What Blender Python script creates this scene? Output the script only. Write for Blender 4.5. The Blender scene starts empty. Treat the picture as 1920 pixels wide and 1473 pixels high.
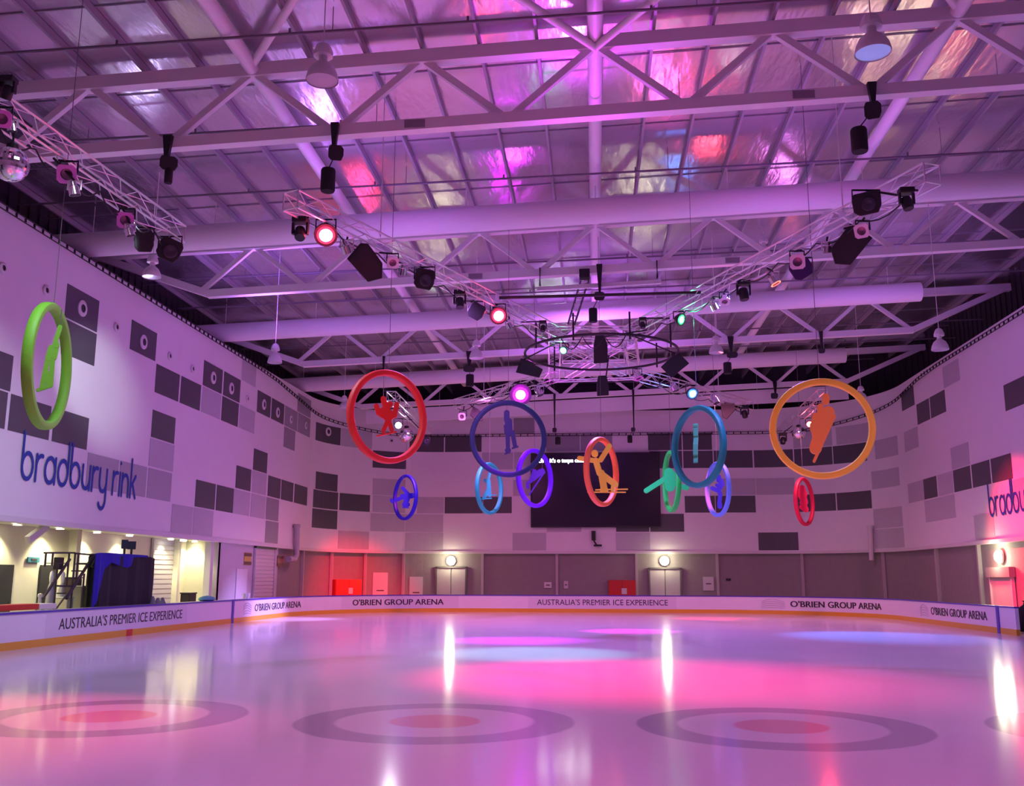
import bpy, math, random
import numpy as np
from mathutils import Vector, Matrix
random.seed(7)
PI = math.pi
SC = bpy.context.scene
COL = SC.collection
# ------------------------------------------------------------------ camera
FPX, PPX, PPY, EYE = 1810.0, 960.0, 736.5, 1.84
def cam_axes():
    x, y, roll = 157.0, -348.5, .0025
    c, s = math.cos(roll), math.sin(roll)
    a = x*c-y*s; b = y*c+x*s
    phi = math.atan2(-b, FPX); yaw = math.atan2(a, math.hypot(FPX, b))
    cp, sp, cy, sy = math.cos(phi), math.sin(phi), math.cos(yaw), math.sin(yaw)
    F = Vector((-sy*cp, cy*cp, sp)); R = Vector((cy, sy, 0)); U = R.cross(F)
    return F, R*c+U*s, U*c-R*s
CF, CR, CU = cam_axes()
CC = Vector((0, 0, EYE))
cam = bpy.data.objects.new('camera', bpy.data.cameras.new('camera'))
COL.objects.link(cam)
cam.matrix_world = Matrix((CR, CU, -CF)).transposed().to_4x4()
cam.location = CC
cam.data.sensor_fit = 'HORIZONTAL'; cam.data.sensor_width = 36; cam.data.lens = FPX*36/1920
cam.data.clip_end = 300
SC.camera = cam
# ------------------------------------------------------------------ world, exposure
W = bpy.data.worlds.new('world'); SC.world = W; W.use_nodes = True
W.node_tree.nodes['Background'].inputs[0].default_value = (.2, .1, .3, 1)
W.node_tree.nodes['Background'].inputs[1].default_value = .02
vs = SC.view_settings
vs.view_transform = 'Standard'; vs.look = 'None'; vs.gamma = 1; vs.use_curve_mapping = False; vs.exposure = 0.0
SC.cycles.max_bounces = 6; SC.cycles.diffuse_bounces = 3; SC.cycles.glossy_bounces = 4
SC.cycles.sample_clamp_indirect = 6
def lamp(name, loc, target, color, watts, angle=40, blend=.6, radius=.12):
    l = bpy.data.lights.new(name, 'SPOT'); l.color = color; l.energy = watts
    l.spot_size = math.radians(angle); l.spot_blend = blend; l.shadow_soft_size = radius
    o = bpy.data.objects.new(name, l); COL.objects.link(o)
    o.location = loc
    o.rotation_euler = (Vector(target)-Vector(loc)).to_track_quat('-Z', 'Y').to_euler()
    return o
def point(name, loc, color, watts, radius=.2):
    l = bpy.data.lights.new(name, 'POINT'); l.color = color; l.energy = watts; l.shadow_soft_size = radius
    o = bpy.data.objects.new(name, l); COL.objects.link(o); o.location = loc
    return o
# added wash spots without a fixture: x, y, z, target, colour, watts, cone, blend, radius
LIGHTS = [  # wide fill over the hall, then unseen spots put in to colour the foil roof
    (-9.0, 15, 10.0, -8, 16, 0, (0.72, 0.8, 1), 800, 160, 1, 0.35),
    (-8.8, 24, 10.0, -9, 25, 0, (0.494, 0.677, 1.0), 1136, 160, 1, 0.35),
    (10.6, 17, 10, 9, 18, 0, (0.677, 0.301, 1.0), 1900, 160, 1, 0.35),
    (-4.2, 27, 10.0, -3.5, 28, 0, (0.595, 0.208, 1.0), 2258, 160, 1, 0.35),
    (4.5, 27, 10, 4, 28, 0, (0.35, 0.224, 1), 1900, 160, 1, 0.35),
    (0, 36, 9.0, 0, 37, 0, (0.45, 0.192, 1), 4000, 160, 1, 0.35),
    (-5.2, 43.5, 10.0, -5, 46, 0, (1.0, 0.208, 0.869), 2412, 160, 1, 0.35),
    (6, 43.5, 10, 6, 46, 0, (1, 0.224, 0.45), 1500, 160, 1, 0.35),
    (0, 6, 9.7, 0, 7, 0, (1.0, 0.208, 0.879), 1450, 160, 1, 0.35),
    (-9.4, 50, 9.8, -8, 51, 0, (1.0, 0.26, 0.291), 1777, 160, 1, 0.35),
    (10.5, 50, 9.8, 9, 51, 0, (1, 0.336, 0.5), 1000, 160, 1, 0.35),
    (-9.41, 32.17, 10.3, -6.9, 23.6, 14.9, (0.42, 0.18, 1), 230, 42, 1, 0.25),
    (0.0, 27.81, 10.3, 0, 20.4, 14.9, (0.72, 0.03, 1), 2400, 52, 1, 0.25),
    (-3.48, 40.22, 10.3, -2.55, 29.5, 14.9, (0.75, 0, 1), 60, 16, 0.7, 0.25),
    (-9.95, 40.08, 10.3, -7.3, 29.4, 14.9, (1, 0.04, 0.2), 130, 30, 1, 0.25),
    (5.18, 37.36, 10.3, 3.8, 27.4, 14.9, (1, 0.06, 0.08), 240, 32, 1, 0.25),
    (3.0, 32.99, 10.3, 2.2, 24.2, 14.9, (1, 0.08, 0.45), 200, 28, 1, 0.25),
    (10.09, 31.36, 10.3, 7.4, 23.0, 14.9, (1, 0.55, 0.5), 70, 24, 1, 0.25),
    (-14.31, 28.63, 10.3, -10.5, 21, 14.9, (0.6, 0.5, 1), 110, 46, 1, 0.25),
    (9.27, 42.26, 10.3, 6.8, 31, 14.9, (0.8, 0.2, 0.9), 120, 40, 1, 0.25),
    (5.45, 32.04, 10.3, 4.0, 23.5, 14.9, (1, 0.95, 1), 10, 9, 0.8, 0.1),
    (-8.59, 52.49, 10.3, -6.3, 38.5, 14.9, (0.6, 1, 0.66), 25, 12, 0.8, 0.25),
    (2.86, 52.35, 10.3, 2.1, 38.4, 14.9, (0.6, 1, 0.66), 25, 12, 0.8, 0.25),
    (11.72, 37.08, 10.3, 8.6, 27.2, 14.9, (1, 0.6, 0.35), 50, 18, 1, 0.25),
    (0, 41, 10.6, 0, 44, 14.9, (0.55, 0.12, 1), 1500, 140, 1, 0.2),
    (-12, 34, 10.6, -12, 36, 14.9, (0.42, 0.14, 1), 1100, 130, 1, 0.2),
    (12, 36, 10.6, 12, 38, 14.9, (0.5, 0.16, 0.95), 700, 130, 1, 0.2),
    (-6, 26, 10.6, -6, 27, 14.9, (0.5, 0.14, 1), 450.0, 140, 1, 0.2),
    (6, 26, 10.6, 6, 27, 14.9, (0.6, 0.12, 0.9), 400.0, 140, 1, 0.2)]
for q in LIGHTS: lamp('added_wash', q[:3], q[3:6], q[6], q[7], *q[8:])
# focused spots: pools of colour on the ice, the walls, the roof foil and the hoops
for q in [
        (-3.4, 20.6, 10.0, 0.7, 19.4, 0, (1, 0.01, 0.17), 14500, 54, 0.9, 0.1),
        (-10.2, 16, 9.8, -8.2, 12.2, 0, (1, 0.04, 0.16), 5500, 44, 0.9, 0.1),
        (-3.5, 29, 9.8, -2.4, 30.2, 0, (0.68, 0.0, 1), 11000, 30, 0.8, 0.1),
        (1.5, 36.2, 9.0, 1.2, 35.9, 0, (1, 0.0, 0.75), 10000, 26, 0.8, 0.1),
        (-2.5, 26.5, 9.9, -1.6, 25.0, 0, (0.28, 0.85, 1), 5200, 33, 0.8, 0.1),
        (6.8, 40, 9.8, 9.3, 33.8, 0, (0.04, 0.22, 1), 13000, 36, 0.9, 0.1),
        (4, 44, 9.8, 5.6, 47.6, 0, (1, 0.04, 0.08), 9000, 28, 0.8, 0.1),
        (-8, 44, 9.6, -14.4, 44.3, 0.2, (0.5, 0.34, 1), 13000, 32, 0.9, 0.1),
        (-9.3, 52, 9.6, -13.5, 57.5, 1.2, (1, 0.008, 0.012), 11000, 46, 0.9, 0.1),
        (9.5, 40, 9.6, 17, 41, 3.2, (1, 0.01, 0.06), 19000, 44, 0.9, 0.1),
        (-10.2, 22.5, 9.9, -16.5, 30.0, 8.2, (0.8, 0.95, 1), 2600, 26, 0.9, 0.1),
        (-10.2, 20, 9.9, -16.5, 24.5, 5.5, (0.7, 0.9, 1), 1100, 50, 1, 0.1),
        (0, 45, 10.7, -2.1, 50.6, 14.9, (0.771, 1.0, 0.95), 343.4, 16, 0.5, 0.05)]:
    lamp('pool_light', q[:3], q[3:6], q[6], q[7], *q[8:])
# ------------------------------------------------------------------ helpers
def at(x, y, X=None, Y=None, Z=None):
    d = CF*FPX+CR*(x-PPX)-CU*(y-PPY)
    for i, v in enumerate((X, Y, Z)):
        if v is not None: return CC+d*((v-CC[i])/d[i])
def proj(P):
    d = Vector(P)-CC; z = d.dot(CF)
    return PPX+FPX*d.dot(CR)/z, PPY-FPX*d.dot(CU)/z
def mpp(P): return (Vector(P)-CC).dot(CF)/FPX          # metres one pixel spans at P
MATS = {}
def mat(name, color, rough=.5, metal=0, emit=None, estr=0, bump=0, bscale=8, var=0, vscale=3, coat=0):
    if name in MATS: return MATS[name]
    m = bpy.data.materials.new(name); m.use_nodes = True
    nt = m.node_tree; b = nt.nodes['Principled BSDF']
    b.inputs['Base Color'].default_value = (*color, 1); b.inputs['Roughness'].default_value = rough
    b.inputs['Metallic'].default_value = metal; b.inputs['Coat Weight'].default_value = coat
    if emit: b.inputs['Emission Color'].default_value = (*emit, 1); b.inputs['Emission Strength'].default_value = estr
    if bump or var:
        tc = nt.nodes.new('ShaderNodeTexCoord')
        if bump:
            t = nt.nodes.new('ShaderNodeTexNoise'); t.inputs['Scale'].default_value = bscale; t.inputs['Detail'].default_value = 4
            bn = nt.nodes.new('ShaderNodeBump'); bn.inputs['Strength'].default_value = bump; bn.inputs['Distance'].default_value = .05
            nt.links.new(tc.outputs['Object'], t.inputs['Vector']); nt.links.new(t.outputs['Fac'], bn.inputs['Height'])
            nt.links.new(bn.outputs['Normal'], b.inputs['Normal'])
        if var:
            t = nt.nodes.new('ShaderNodeTexNoise'); t.inputs['Scale'].default_value = vscale; t.inputs['Detail'].default_value = 5
            mx = nt.nodes.new('ShaderNodeMix'); mx.data_type = 'RGBA'
            mx.inputs['A'].default_value = (*[c*(1-var) for c in color], 1); mx.inputs['B'].default_value = (*[min(1, c*(1+var)) for c in color], 1)
            nt.links.new(tc.outputs['Object'], t.inputs['Vector']); nt.links.new(t.outputs['Fac'], mx.inputs['Factor'])
            nt.links.new(mx.outputs['Result'], b.inputs['Base Color'])
    MATS[name] = m
    return m
class MB:
    """collects shapes and links them as ONE mesh"""
    def __init__(s): s.v = []; s.f = []; s.mi = []
    def add(s, vs_, fs, m=0):
        n = len(s.v); s.v += [tuple(v) for v in vs_]
        for f in fs: s.f.append([n+i for i in f]); s.mi.append(m)
        return s
    def box(s, c, size, M=None, m=0):
        hx, hy, hz = size[0]/2, size[1]/2, size[2]/2
        c = Vector(c); vs_ = []
        for X in (-hx, hx):
            for Y in (-hy, hy):
                for Z in (-hz, hz):
                    p = Vector((X, Y, Z))
                    vs_.append(c+(M @ p if M else p))
        return s.add(vs_, [(0, 1, 3, 2), (4, 6, 7, 5), (0, 4, 5, 1), (2, 3, 7, 6), (0, 2, 6, 4), (1, 5, 7, 3)], m)
    def beam(s, p, q, w, h, m=0):
        p, q = Vector(p), Vector(q); d = q-p
        L = d.length; d /= L
        sd = d.cross(Vector((0, 0, 1)))
        if sd.length < 1e-3: sd = Vector((1, 0, 0))
        sd.normalize(); up = sd.cross(d)
        M = Matrix((d, sd, up)).transposed()
        return s.box((p+q)/2, (L, w, h), M, m)
    def tube(s, pts, r, n=8, m=0, closed=False):
        pts = [Vector(p) for p in pts]; N = len(pts); rings = []
        for i, p in enumerate(pts):
            if closed: d = pts[(i+1) % N]-pts[i-1]
            else: d = pts[min(i+1, N-1)]-pts[max(i-1, 0)]
            d.normalize()
            if i: a = a-d*a.dot(d)
            else: a = d.cross(Vector((0, 0, 1)))
            if a.length < 1e-3: a = d.cross(Vector((1, .3, 0)))
            a.normalize(); b = d.cross(a)
            rr = r[i] if isinstance(r, (list, tuple)) else r
            rings.append([p+(a*math.cos(t)+b*math.sin(t))*rr for t in [2*PI*k/n for k in range(n)]])
        vs_ = [v for g in rings for v in g]; fs = []
        for i in range(N if closed else N-1):
            j = (i+1) % N
            for k in range(n):
                k2 = (k+1) % n; fs.append((i*n+k, i*n+k2, j*n+k2, j*n+k))
        if not closed: fs += [tuple(range(n))[::-1], tuple((N-1)*n+k for k in range(n))]
        return s.add(vs_, fs, m)
    def lathe(s, prof, M=None, n=20, m=0, cap=True):
        M = M or Matrix.Identity(4); vs_ = []; fs = []
        for r, z in prof:
            for k in range(n): vs_.append(M @ Vector((r*math.cos(2*PI*k/n), r*math.sin(2*PI*k/n), z)))
        for i in range(len(prof)-1):
            for k in range(n):
                k2 = (k+1) % n; fs.append((i*n+k, i*n+k2, (i+1)*n+k2, (i+1)*n+k))
        if cap:
            if prof[0][0] > 1e-4: fs.append(tuple(range(n))[::-1])
            if prof[-1][0] > 1e-4: fs.append(tuple((len(prof)-1)*n+k for k in range(n)))
        return s.add(vs_, fs, m)
    def prism(s, poly, d, M, m=0):
        """polygon in local xy extruded from -d/2 to d/2 along local z"""
        n = len(poly)
        vs_ = [M @ Vector((x, y, -d/2)) for x, y in poly]+[M @ Vector((x, y, d/2)) for x, y in poly]
        fs = [tuple(range(n))[::-1], tuple(range(n, 2*n))]+[(i, (i+1) % n, n+(i+1) % n, n+i) for i in range(n)]
        return s.add(vs_, fs, m)
    def build(s, name, mats, parent=None, smooth=False, loc=None, bevel=0):
        me = bpy.data.meshes.new(name)
        o = bpy.data.objects.new(name, me); COL.objects.link(o)
        off = Vector((0, 0, 0))
        if parent is not None: o.parent = parent; off = Vector(parent.location)
        elif loc is not None: off = Vector(loc); o.location = off
        me.from_pydata([tuple(Vector(v)-off) for v in s.v], [], s.f)
        for mm in (mats if isinstance(mats, (list, tuple)) else [mats]): me.materials.append(mm)
        me.polygons.foreach_set('material_index', s.mi)
        if smooth:
            me.polygons.foreach_set('use_smooth', [True]*len(s.f))
            me.set_sharp_from_angle(angle=math.radians(40))
        if bevel:
            b = o.modifiers.new('bevel', 'BEVEL'); b.width = bevel; b.segments = 2; b.limit_method = 'ANGLE'
        me.update()
        return o
def tag(o, label, cat, group=None):
    o['label'] = label; o['category'] = cat
    if group: o['group'] = group
    return o
def thing(name, label, cat, loc, group=None):
    o = bpy.data.objects.new(name, None); COL.objects.link(o); o.location = loc; o.empty_display_size = .2
    return tag(o, label, cat, group)
def struct(o, label=None):
    o['kind'] = 'structure'
    if label: o['label'] = label
    return o
def aim(loc, d, up=(0, 0, 1)):
    """matrix whose local -Z points along d"""
    q = Vector(d).normalized().to_track_quat('-Z', 'Y')
    return Matrix.Translation(Vector(loc)) @ q.to_matrix().to_4x4()
def facing(loc, d, twist=0):
    """matrix whose local z points along d (towards the viewer), local y roughly up"""
    z = Vector(d).normalized(); x = Vector((0, 0, 1)).cross(z).normalized(); y = z.cross(x)
    M = Matrix((x, y, z)).transposed().to_4x4()
    return Matrix.Translation(Vector(loc)) @ M @ Matrix.Rotation(twist, 4, 'Z')
# ------------------------------------------------------------------ materials
M_wall = mat('wall_panel_white', (.82, .81, .82), .38, var=.03, vscale=1.5)
M_dark = mat('wall_panel_dark_grey', (.085, .085, .092), .4, var=.08)
M_mid = mat('wall_panel_mid_grey', (.42, .42, .45), .4, var=.05)
M_lower = mat('lower_wall_taupe', (.30, .27, .265), .8, bump=.25, bscale=14, var=.1)
M_trim = mat('wall_trim_white', (.72, .71, .70), .5)
M_steel = mat('painted_white_steel', (.82, .81, .82), .5, var=.03)
M_black = mat('black_paint', (.012, .012, .014), .45)
M_blackm = mat('black_matt', (.018, .017, .02), .85, bump=.3, bscale=30)
M_chrome = mat('polished_aluminium', (.85, .85, .87), .18, 1)
M_alu = mat('truss_aluminium', (.78, .78, .80), .35, .75)
M_duct = mat('duct_fabric', (.80, .79, .80), .65, bump=.15, bscale=6)
M_curtain = mat('dark_upper_cladding', (.035, .03, .04), .8)
M_board = mat('board_white', (.80, .80, .82), .28, var=.02)
M_kick = mat('kick_plate_yellow', (.72, .40, .035), .35)
M_blue = mat('purple_blue_cap', (.07, .03, .42), .35)
M_red = mat('red_paint', (.62, .03, .02), .4)
M_text = mat('lettering_black', (.03, .025, .03), .5)
M_sign = mat('lettering_blue', (.01, .05, .36), .5)
M_grille = mat('speaker_grille', (.02, .018, .022), .7, bump=.5, bscale=120)
M_white = mat('white_enamel', (.78, .78, .78), .35)
M_lens = mat('lens_glass', (.25, .35, .6), .08, 0, (.35, .45, 1), .35)
M_pc = mat('cream_wall', (.78, .76, .60), .7, var=.04)
M_conc = mat('concrete_floor', (.35, .34, .34), .7, var=.1)
# ice with four curling houses
def ice_material():
    m = bpy.data.materials.new('ice_sheet'); m.use_nodes = True; nt = m.node_tree; L = nt.links.new
    b = nt.nodes['Principled BSDF']
    def math_(op, a, b_=None, c=None):
        n = nt.nodes.new('ShaderNodeMath'); n.operation = op
        for i, v in enumerate((a, b_, c)):
            if v is None: continue
            if isinstance(v, (int, float)): n.inputs[i].default_value = v
            else: L(v, n.inputs[i])
        return n.outputs[0]
    tc = nt.nodes.new('ShaderNodeTexCoord'); sep = nt.nodes.new('ShaderNodeSeparateXYZ'); L(tc.outputs['Object'], sep.inputs[0])
    X, Y = sep.outputs[0], sep.outputs[1]
    xs = math_('WRAP', math_('ADD', X, 2.13), 2.23, -2.23)
    dy = math_('SUBTRACT', Y, 13.15)
    d = math_('SQRT', math_('ADD', math_('MULTIPLY', xs, xs), math_('MULTIPLY', dy, dy)))
    inx = math_('LESS_THAN', math_('ABSOLUTE', math_('SUBTRACT', X, .1)), 8.9)
    rough_n = nt.nodes.new('ShaderNodeTexNoise'); rough_n.inputs['Scale'].default_value = 1.3; rough_n.inputs['Detail'].default_value = 6
    L(tc.outputs['Object'], rough_n.inputs['Vector'])
    dn = math_('ADD', d, math_('MULTIPLY', math_('SUBTRACT', rough_n.outputs[0], .5), .06))
    def smooth(e0, e1):
        n = nt.nodes.new('ShaderNodeMapRange'); n.interpolation_type = 'SMOOTHSTEP'
        L(dn, n.inputs[0]); n.inputs[1].default_value = e0; n.inputs[2].default_value = e1
        return n.outputs[0]
    ring = math_('MULTIPLY', math_('MULTIPLY', smooth(1.26, 1.34), math_('SUBTRACT', 1, smooth(1.80, 1.86))), inx)
    core = math_('MULTIPLY', math_('SUBTRACT', 1, smooth(.56, .64)), inx)
    def mix(fac, A, B):
        n = nt.nodes.new('ShaderNodeMix'); n.data_type = 'RGBA'; L(fac, n.inputs['Factor'])
        for k, v in (('A', A), ('B', B)):
            if isinstance(v, tuple): n.inputs[k].default_value = (*v, 1)
            else: L(v, n.inputs[k])
        return n.outputs['Result']
    v = nt.nodes.new('ShaderNodeTexNoise'); v.inputs['Scale'].default_value = .35; v.inputs['Detail'].default_value = 6
    L(tc.outputs['Object'], v.inputs['Vector'])
    base = mix(v.outputs[0], (.70, .70, .74), (.82, .81, .83))
    col = mix(math_('MULTIPLY', ring, .55), base, (.18, .17, .28))
    col = mix(math_('MULTIPLY', core, .55), col, (.75, .10, .16))
    L(col, b.inputs['Base Color'])
    b.inputs['Roughness'].default_value = .5; b.inputs['IOR'].default_value = 1.31
    b.inputs['Specular IOR Level'].default_value = .35
    b.inputs['Coat Weight'].default_value = .9; b.inputs['Coat Roughness'].default_value = .11; b.inputs['Coat IOR'].default_value = 1.31
    fine = nt.nodes.new('ShaderNodeTexNoise'); fine.inputs['Scale'].default_value = 5; fine.inputs['Detail'].default_value = 5
    L(tc.outputs['Object'], fine.inputs['Vector'])
    bn = nt.nodes.new('ShaderNodeBump'); bn.inputs['Strength'].default_value = .05; bn.inputs['Distance'].default_value = .01
    L(fine.outputs[0], bn.inputs['Height']); L(bn.outputs[0], b.inputs['Coat Normal'])
    return m
def foil_material():
    m = bpy.data.materials.new('reflective_foil'); m.use_nodes = True; nt = m.node_tree; L = nt.links.new
    b = nt.nodes['Principled BSDF']
    b.inputs['Base Color'].default_value = (.66, .64, .68, 1); b.inputs['Metallic'].default_value = .85; b.inputs['Roughness'].default_value = .22
    tc = nt.nodes.new('ShaderNodeTexCoord'); mp = nt.nodes.new('ShaderNodeMapping'); mp.inputs['Scale'].default_value = (1.6, .5, 1)
    L(tc.outputs['Object'], mp.inputs[0])
    n1 = nt.nodes.new('ShaderNodeTexNoise'); n1.inputs['Scale'].default_value = 1.2; n1.inputs['Detail'].default_value = 3
    L(mp.outputs[0], n1.inputs['Vector'])
    n2 = nt.nodes.new('ShaderNodeTexNoise'); n2.inputs['Scale'].default_value = 6; n2.inputs['Detail'].default_value = 4; n2.inputs['Distortion'].default_value = .6
    L(mp.outputs[0], n2.inputs['Vector'])
    ad = nt.nodes.new('ShaderNodeMath'); ad.operation = 'MULTIPLY_ADD'; L(n2.outputs[0], ad.inputs[0]); ad.inputs[1].default_value = .12; L(n1.outputs[0], ad.inputs[2])
    bn = nt.nodes.new('ShaderNodeBump'); bn.inputs['Strength'].default_value = .25; bn.inputs['Distance'].default_value = .12
    L(ad.outputs[0], bn.inputs['Height']); L(bn.outputs[0], b.inputs['Normal'])
    return m
# ------------------------------------------------------------------ plan paths
def arc(cx, cy, r, a0, a1, n=24): return [(cx+r*math.cos(math.radians(a0+(a1-a0)*i/n)), cy+r*math.sin(math.radians(a0+(a1-a0)*i/n))) for i in range(n+1)]
class Path:
    def __init__(s, pts):
        s.p = [Vector((x, y)) for x, y in pts]; s.s = [0]
        for a, b in zip(s.p, s.p[1:]): s.s.append(s.s[-1]+(b-a).length)
        s.L = s.s[-1]
    def idx(s, t):
        for i in range(len(s.s)-1):
            if t <= s.s[i+1]: return i
        return len(s.s)-2
    def pt(s, t, off=0):
        i = s.idx(t); a, b = s.p[i], s.p[i+1]; d = (b-a).normalized()
        q = a+d*(t-s.s[i])
        return q+Vector((d.y, -d.x))*off          # off > 0: to the inside of the room
    def nrm(s, t):
        i = s.idx(t); d = (s.p[i+1]-s.p[i]).normalized()
        return Vector((d.y, -d.x, 0))
    def hit(s, x, y):
        d = CF*FPX+CR*(x-PPX)-CU*(y-PPY); best = None
        for i in range(len(s.p)-1):
            a, b = s.p[i], s.p[i+1]; e = b-a
            den = d.x*e.y-d.y*e.x
            if abs(den) < 1e-9: continue
            t = (a.x*e.y-a.y*e.x)/den; u = (a.x*d.y-a.y*d.x)/den
            if t > 0 and -1e-6 <= u <= 1.000001 and (best is None or t < best[0]):
                best = (t, s.s[i]+u*e.length, CC.z+d.z*t)
        return best[1], best[2]
    def stops(s, a, b, step=.6):
        r = [a]+[t for t in s.s if a+1e-4 < t < b-1e-4]+[b]
        out = []
        for p, q in zip(r, r[1:]):
            n = max(1, int((q-p)/3)); out += [p+(q-p)*k/n for k in range(n)]
        return out+[b]
def sheet(mb, path, a, b, z0, z1, off=0, thick=.05, m=0):
    """a solid strip that follows the path; off = inside face; z0/z1 numbers or functions of s"""
    f0 = z0 if callable(z0) else (lambda t: z0); f1 = z1 if callable(z1) else (lambda t: z1)
    st = path.stops(a, b); vs_ = []; fs = []
    for t in st:
        i, o = path.pt(t, off), path.pt(t, off-thick)
        vs_ += [(i.x, i.y, f0(t)), (i.x, i.y, f1(t)), (o.x, o.y, f1(t)), (o.x, o.y, f0(t))]
    for k in range(len(st)-1):
        q, r = 4*k, 4*k+4
        for j in range(4): fs.append((q+j, q+(j+1) % 4, r+(j+1) % 4, r+j))
    e = 4*(len(st)-1); fs += [(3, 2, 1, 0), (e, e+1, e+2, e+3)]
    mb.add(vs_, fs, m)
XL, XR, YF, ZS = -16.5, 17.1, 61.5, 3.55
WP = Path([(XL, -8), (XL, 54.5)]+arc(-9.5, 54.5, 7, 180, 90)[1:]+arc(10.1, 54.5, 7, 90, 0)+[(XR, -8)])
S_L1 = 62.5; S_ARC = 7*PI/2; S_F0 = S_L1+S_ARC; S_F1 = S_F0+19.6; S_R0 = S_F1+S_ARC
def ztop(t): return 12.2+.25*min(1, max(0, (t-55)/15))+.1*min(1, max(0, (t-S_F1)/12))
BP = Path([(-15.05, 1), (-15.05, 46.9)]+arc(-6.55, 46.9, 8.5, 180, 90)[1:]+arc(5.6, 46.9, 8.5, 90, 0)+[(14.1, 34.75)])
# ------------------------------------------------------------------ floor
mb = MB(); mb.add([(-15.05, -7.9, 0), (14.1, -7.9, 0), (14.1, 46.9, 0), (14.1, 55.4, 0), (-15.05, 55.4, 0)], [(0, 1, 2, 3, 4)])
ice = struct(mb.build('floor_ice', ice_material()), 'glossy white ice sheet with painted curling rings')
mb = MB(); mb.add([(-30, -8.5, -.03), (26, -8.5, -.03), (26, 66, -.03), (-30, 66, -.03)], [(0, 1, 2, 3)])
struct(mb.build('floor', M_conc))
# ------------------------------------------------------------------ upper walls with their panels
ROWS = [(12.05, 11.02), (10.96, 9.88), (9.82, 8.73), (8.05, 7.02), (6.97, 5.93), (5.86, 4.75), (4.69, 3.6)]
TILES = [  # x0, x1, y, tone
 (121, 183.5, 590, 2), (118, 178, 660, 2), (-40, 22.5, 690, 2), (-60, 11.5, 765, 2), (16, 94, 785, 2), (97.5, 164, 815, 2), (162.5, 221.5, 880, 4), (223, 274, 897, 4),
 (275.5, 320, 917, 4), (244, 293, 640, 2), (291, 336, 715, 2), (338, 376, 735, 2), (284, 328, 800, 2), (280, 326, 845, 1), (378, 414, 752, 1), (381, 417, 702, 2), (418.5, 450, 729, 2),
 (415, 446.5, 775, 2), (448, 477, 792, 1), (453, 480, 700, 1), (482, 507, 758, 2), (508.5, 532, 775, 2), (533.5, 557, 788, 3), (558, 591, 798, 3),
 (558, 591, 758, 3), (532, 553, 822, 3), (592, 638.5, 808, 2), (639.5, 698, 816, 1), (475, 501, 862, 2), (442, 470, 897, 2), (366, 403, 928, 2),
 (405, 437, 938, 2), (321, 360.5, 972, 1), (362, 399, 977, 1), (472, 499, 908, 1), (438, 468, 944, 1), (470, 497, 950, 1), (498.5, 522, 955, 3),
 (497, 521, 1000, 3), (502, 525.5, 914, 2), (527, 549.5, 921, 2), (551.5, 585, 929, 2), (587, 633.5, 936, 2), (636.5, 693.5, 940, 2), (592, 633, 897, 2),
 (585, 632, 972, 2), (699, 762, 859, 2), (768, 832.5, 830, 2), (834.5, 903, 830, 2), (904, 962, 865, 1), (964, 994, 865, 1), (699, 760, 909, 1), (699, 760, 944, 1),
 (782, 832.5, 944, 1), (834, 905, 946, 2), (906, 959.5, 946, 2), (962, 996, 910, 1), (1024, 1087, 829, 3), (1088.5, 1148, 829, 3), (1215, 1278, 827, 2),
 (1280, 1334.5, 827, 2), (1218, 1279, 861, 2), (1281, 1336.5, 860, 2), (1338.5, 1411, 860, 2), (1413.5, 1487, 857, 2), (1489, 1560.5, 853, 2), (1562, 1625, 847, 2),
 (1352, 1416, 909, 1), (1417.5, 1490, 907, 1), (1284, 1340.5, 945, 2), (1342, 1416.5, 944, 2), (1494, 1567, 939, 2), (1569, 1634, 934, 2),
 (1219, 1282.5, 980, 2), (1155, 1217, 980, 2), (1422, 1497, 1014, 2), (961, 1024, 1016, 1), (1155, 1219, 1016, 1), (1025, 1090, 980, 1), (695, 759, 978, 1),
 (760, 831, 980, 1), (760, 831, 1015, 1), (634, 691.5, 1012, 1), (1487, 1560, 822, 1), (1567, 1636, 806, 1), (1640, 1683, 832, 1),
 (1684, 1722, 825, 1), (1634, 1686, 890, 1), (1692, 1733, 921, 1), (1732, 1757, 913, 2), (1758.5, 1787, 903, 1), (1788, 1820.5, 895, 2), (1822.5, 1857, 886, 2), (1859, 1897.5, 874, 2),
 (1902, 1975, 920, 1), (1783, 1817, 847, 1), (1735, 1792, 957, 1), (1638, 1692, 967, 1), (1640, 1695, 1005, 1), (1828, 1865, 990, 1), (1675, 1714, 745, 2),
 (1719, 1743, 768, 2), (1744.5, 1773, 757, 2), (1768, 1799, 698, 1), (1883, 1960, 735, 2), (963, 1002, 797, 3)]
M_mid2 = mat('wall_panel_grey', (.30, .30, .32), .4, var=.05)
M_lite = mat('wall_panel_light_grey', (.52, .52, .55), .4, var=.04)
def wall_mesh(name, a, b, label):
    mb = MB(); sheet(mb, WP, a, b, ZS, ztop, 0, .25, 0)
    for x0, x1, y, tone in TILES:
        (s0, z), (s1, _) = WP.hit(x0, y), WP.hit(x1, y)
        zc = WP.hit((x0+x1)/2, y)[1]
        r = min(ROWS, key=lambda q: abs(sum(q)/2-zc))
        if a <= (s0+s1)/2 < b:
            s0, s1 = max(s0, a), min(s1, b)
            if s1-s0 > .05: j = len(mb.f) % 7; sheet(mb, WP, s0, s1, r[1], r[0], .012+.001*j, .02, tone)
    return struct(mb.build(name, [M_wall, M_lite, M_dark, M_mid2, M_mid]), label)
wall_mesh('wall_left', 0, S_L1, 'white panelled left wall with scattered grey panels')
wall_mesh('wall_far', S_L1, S_R0, 'curved far wall of white and grey panels')
wall_mesh('wall_right', S_R0, WP.L, 'white panelled right wall')
mb = MB(); mb.box((.3, -8.1, 7.5), (34, .2, 15)); struct(mb.build('wall_near', M_wall))
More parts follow.
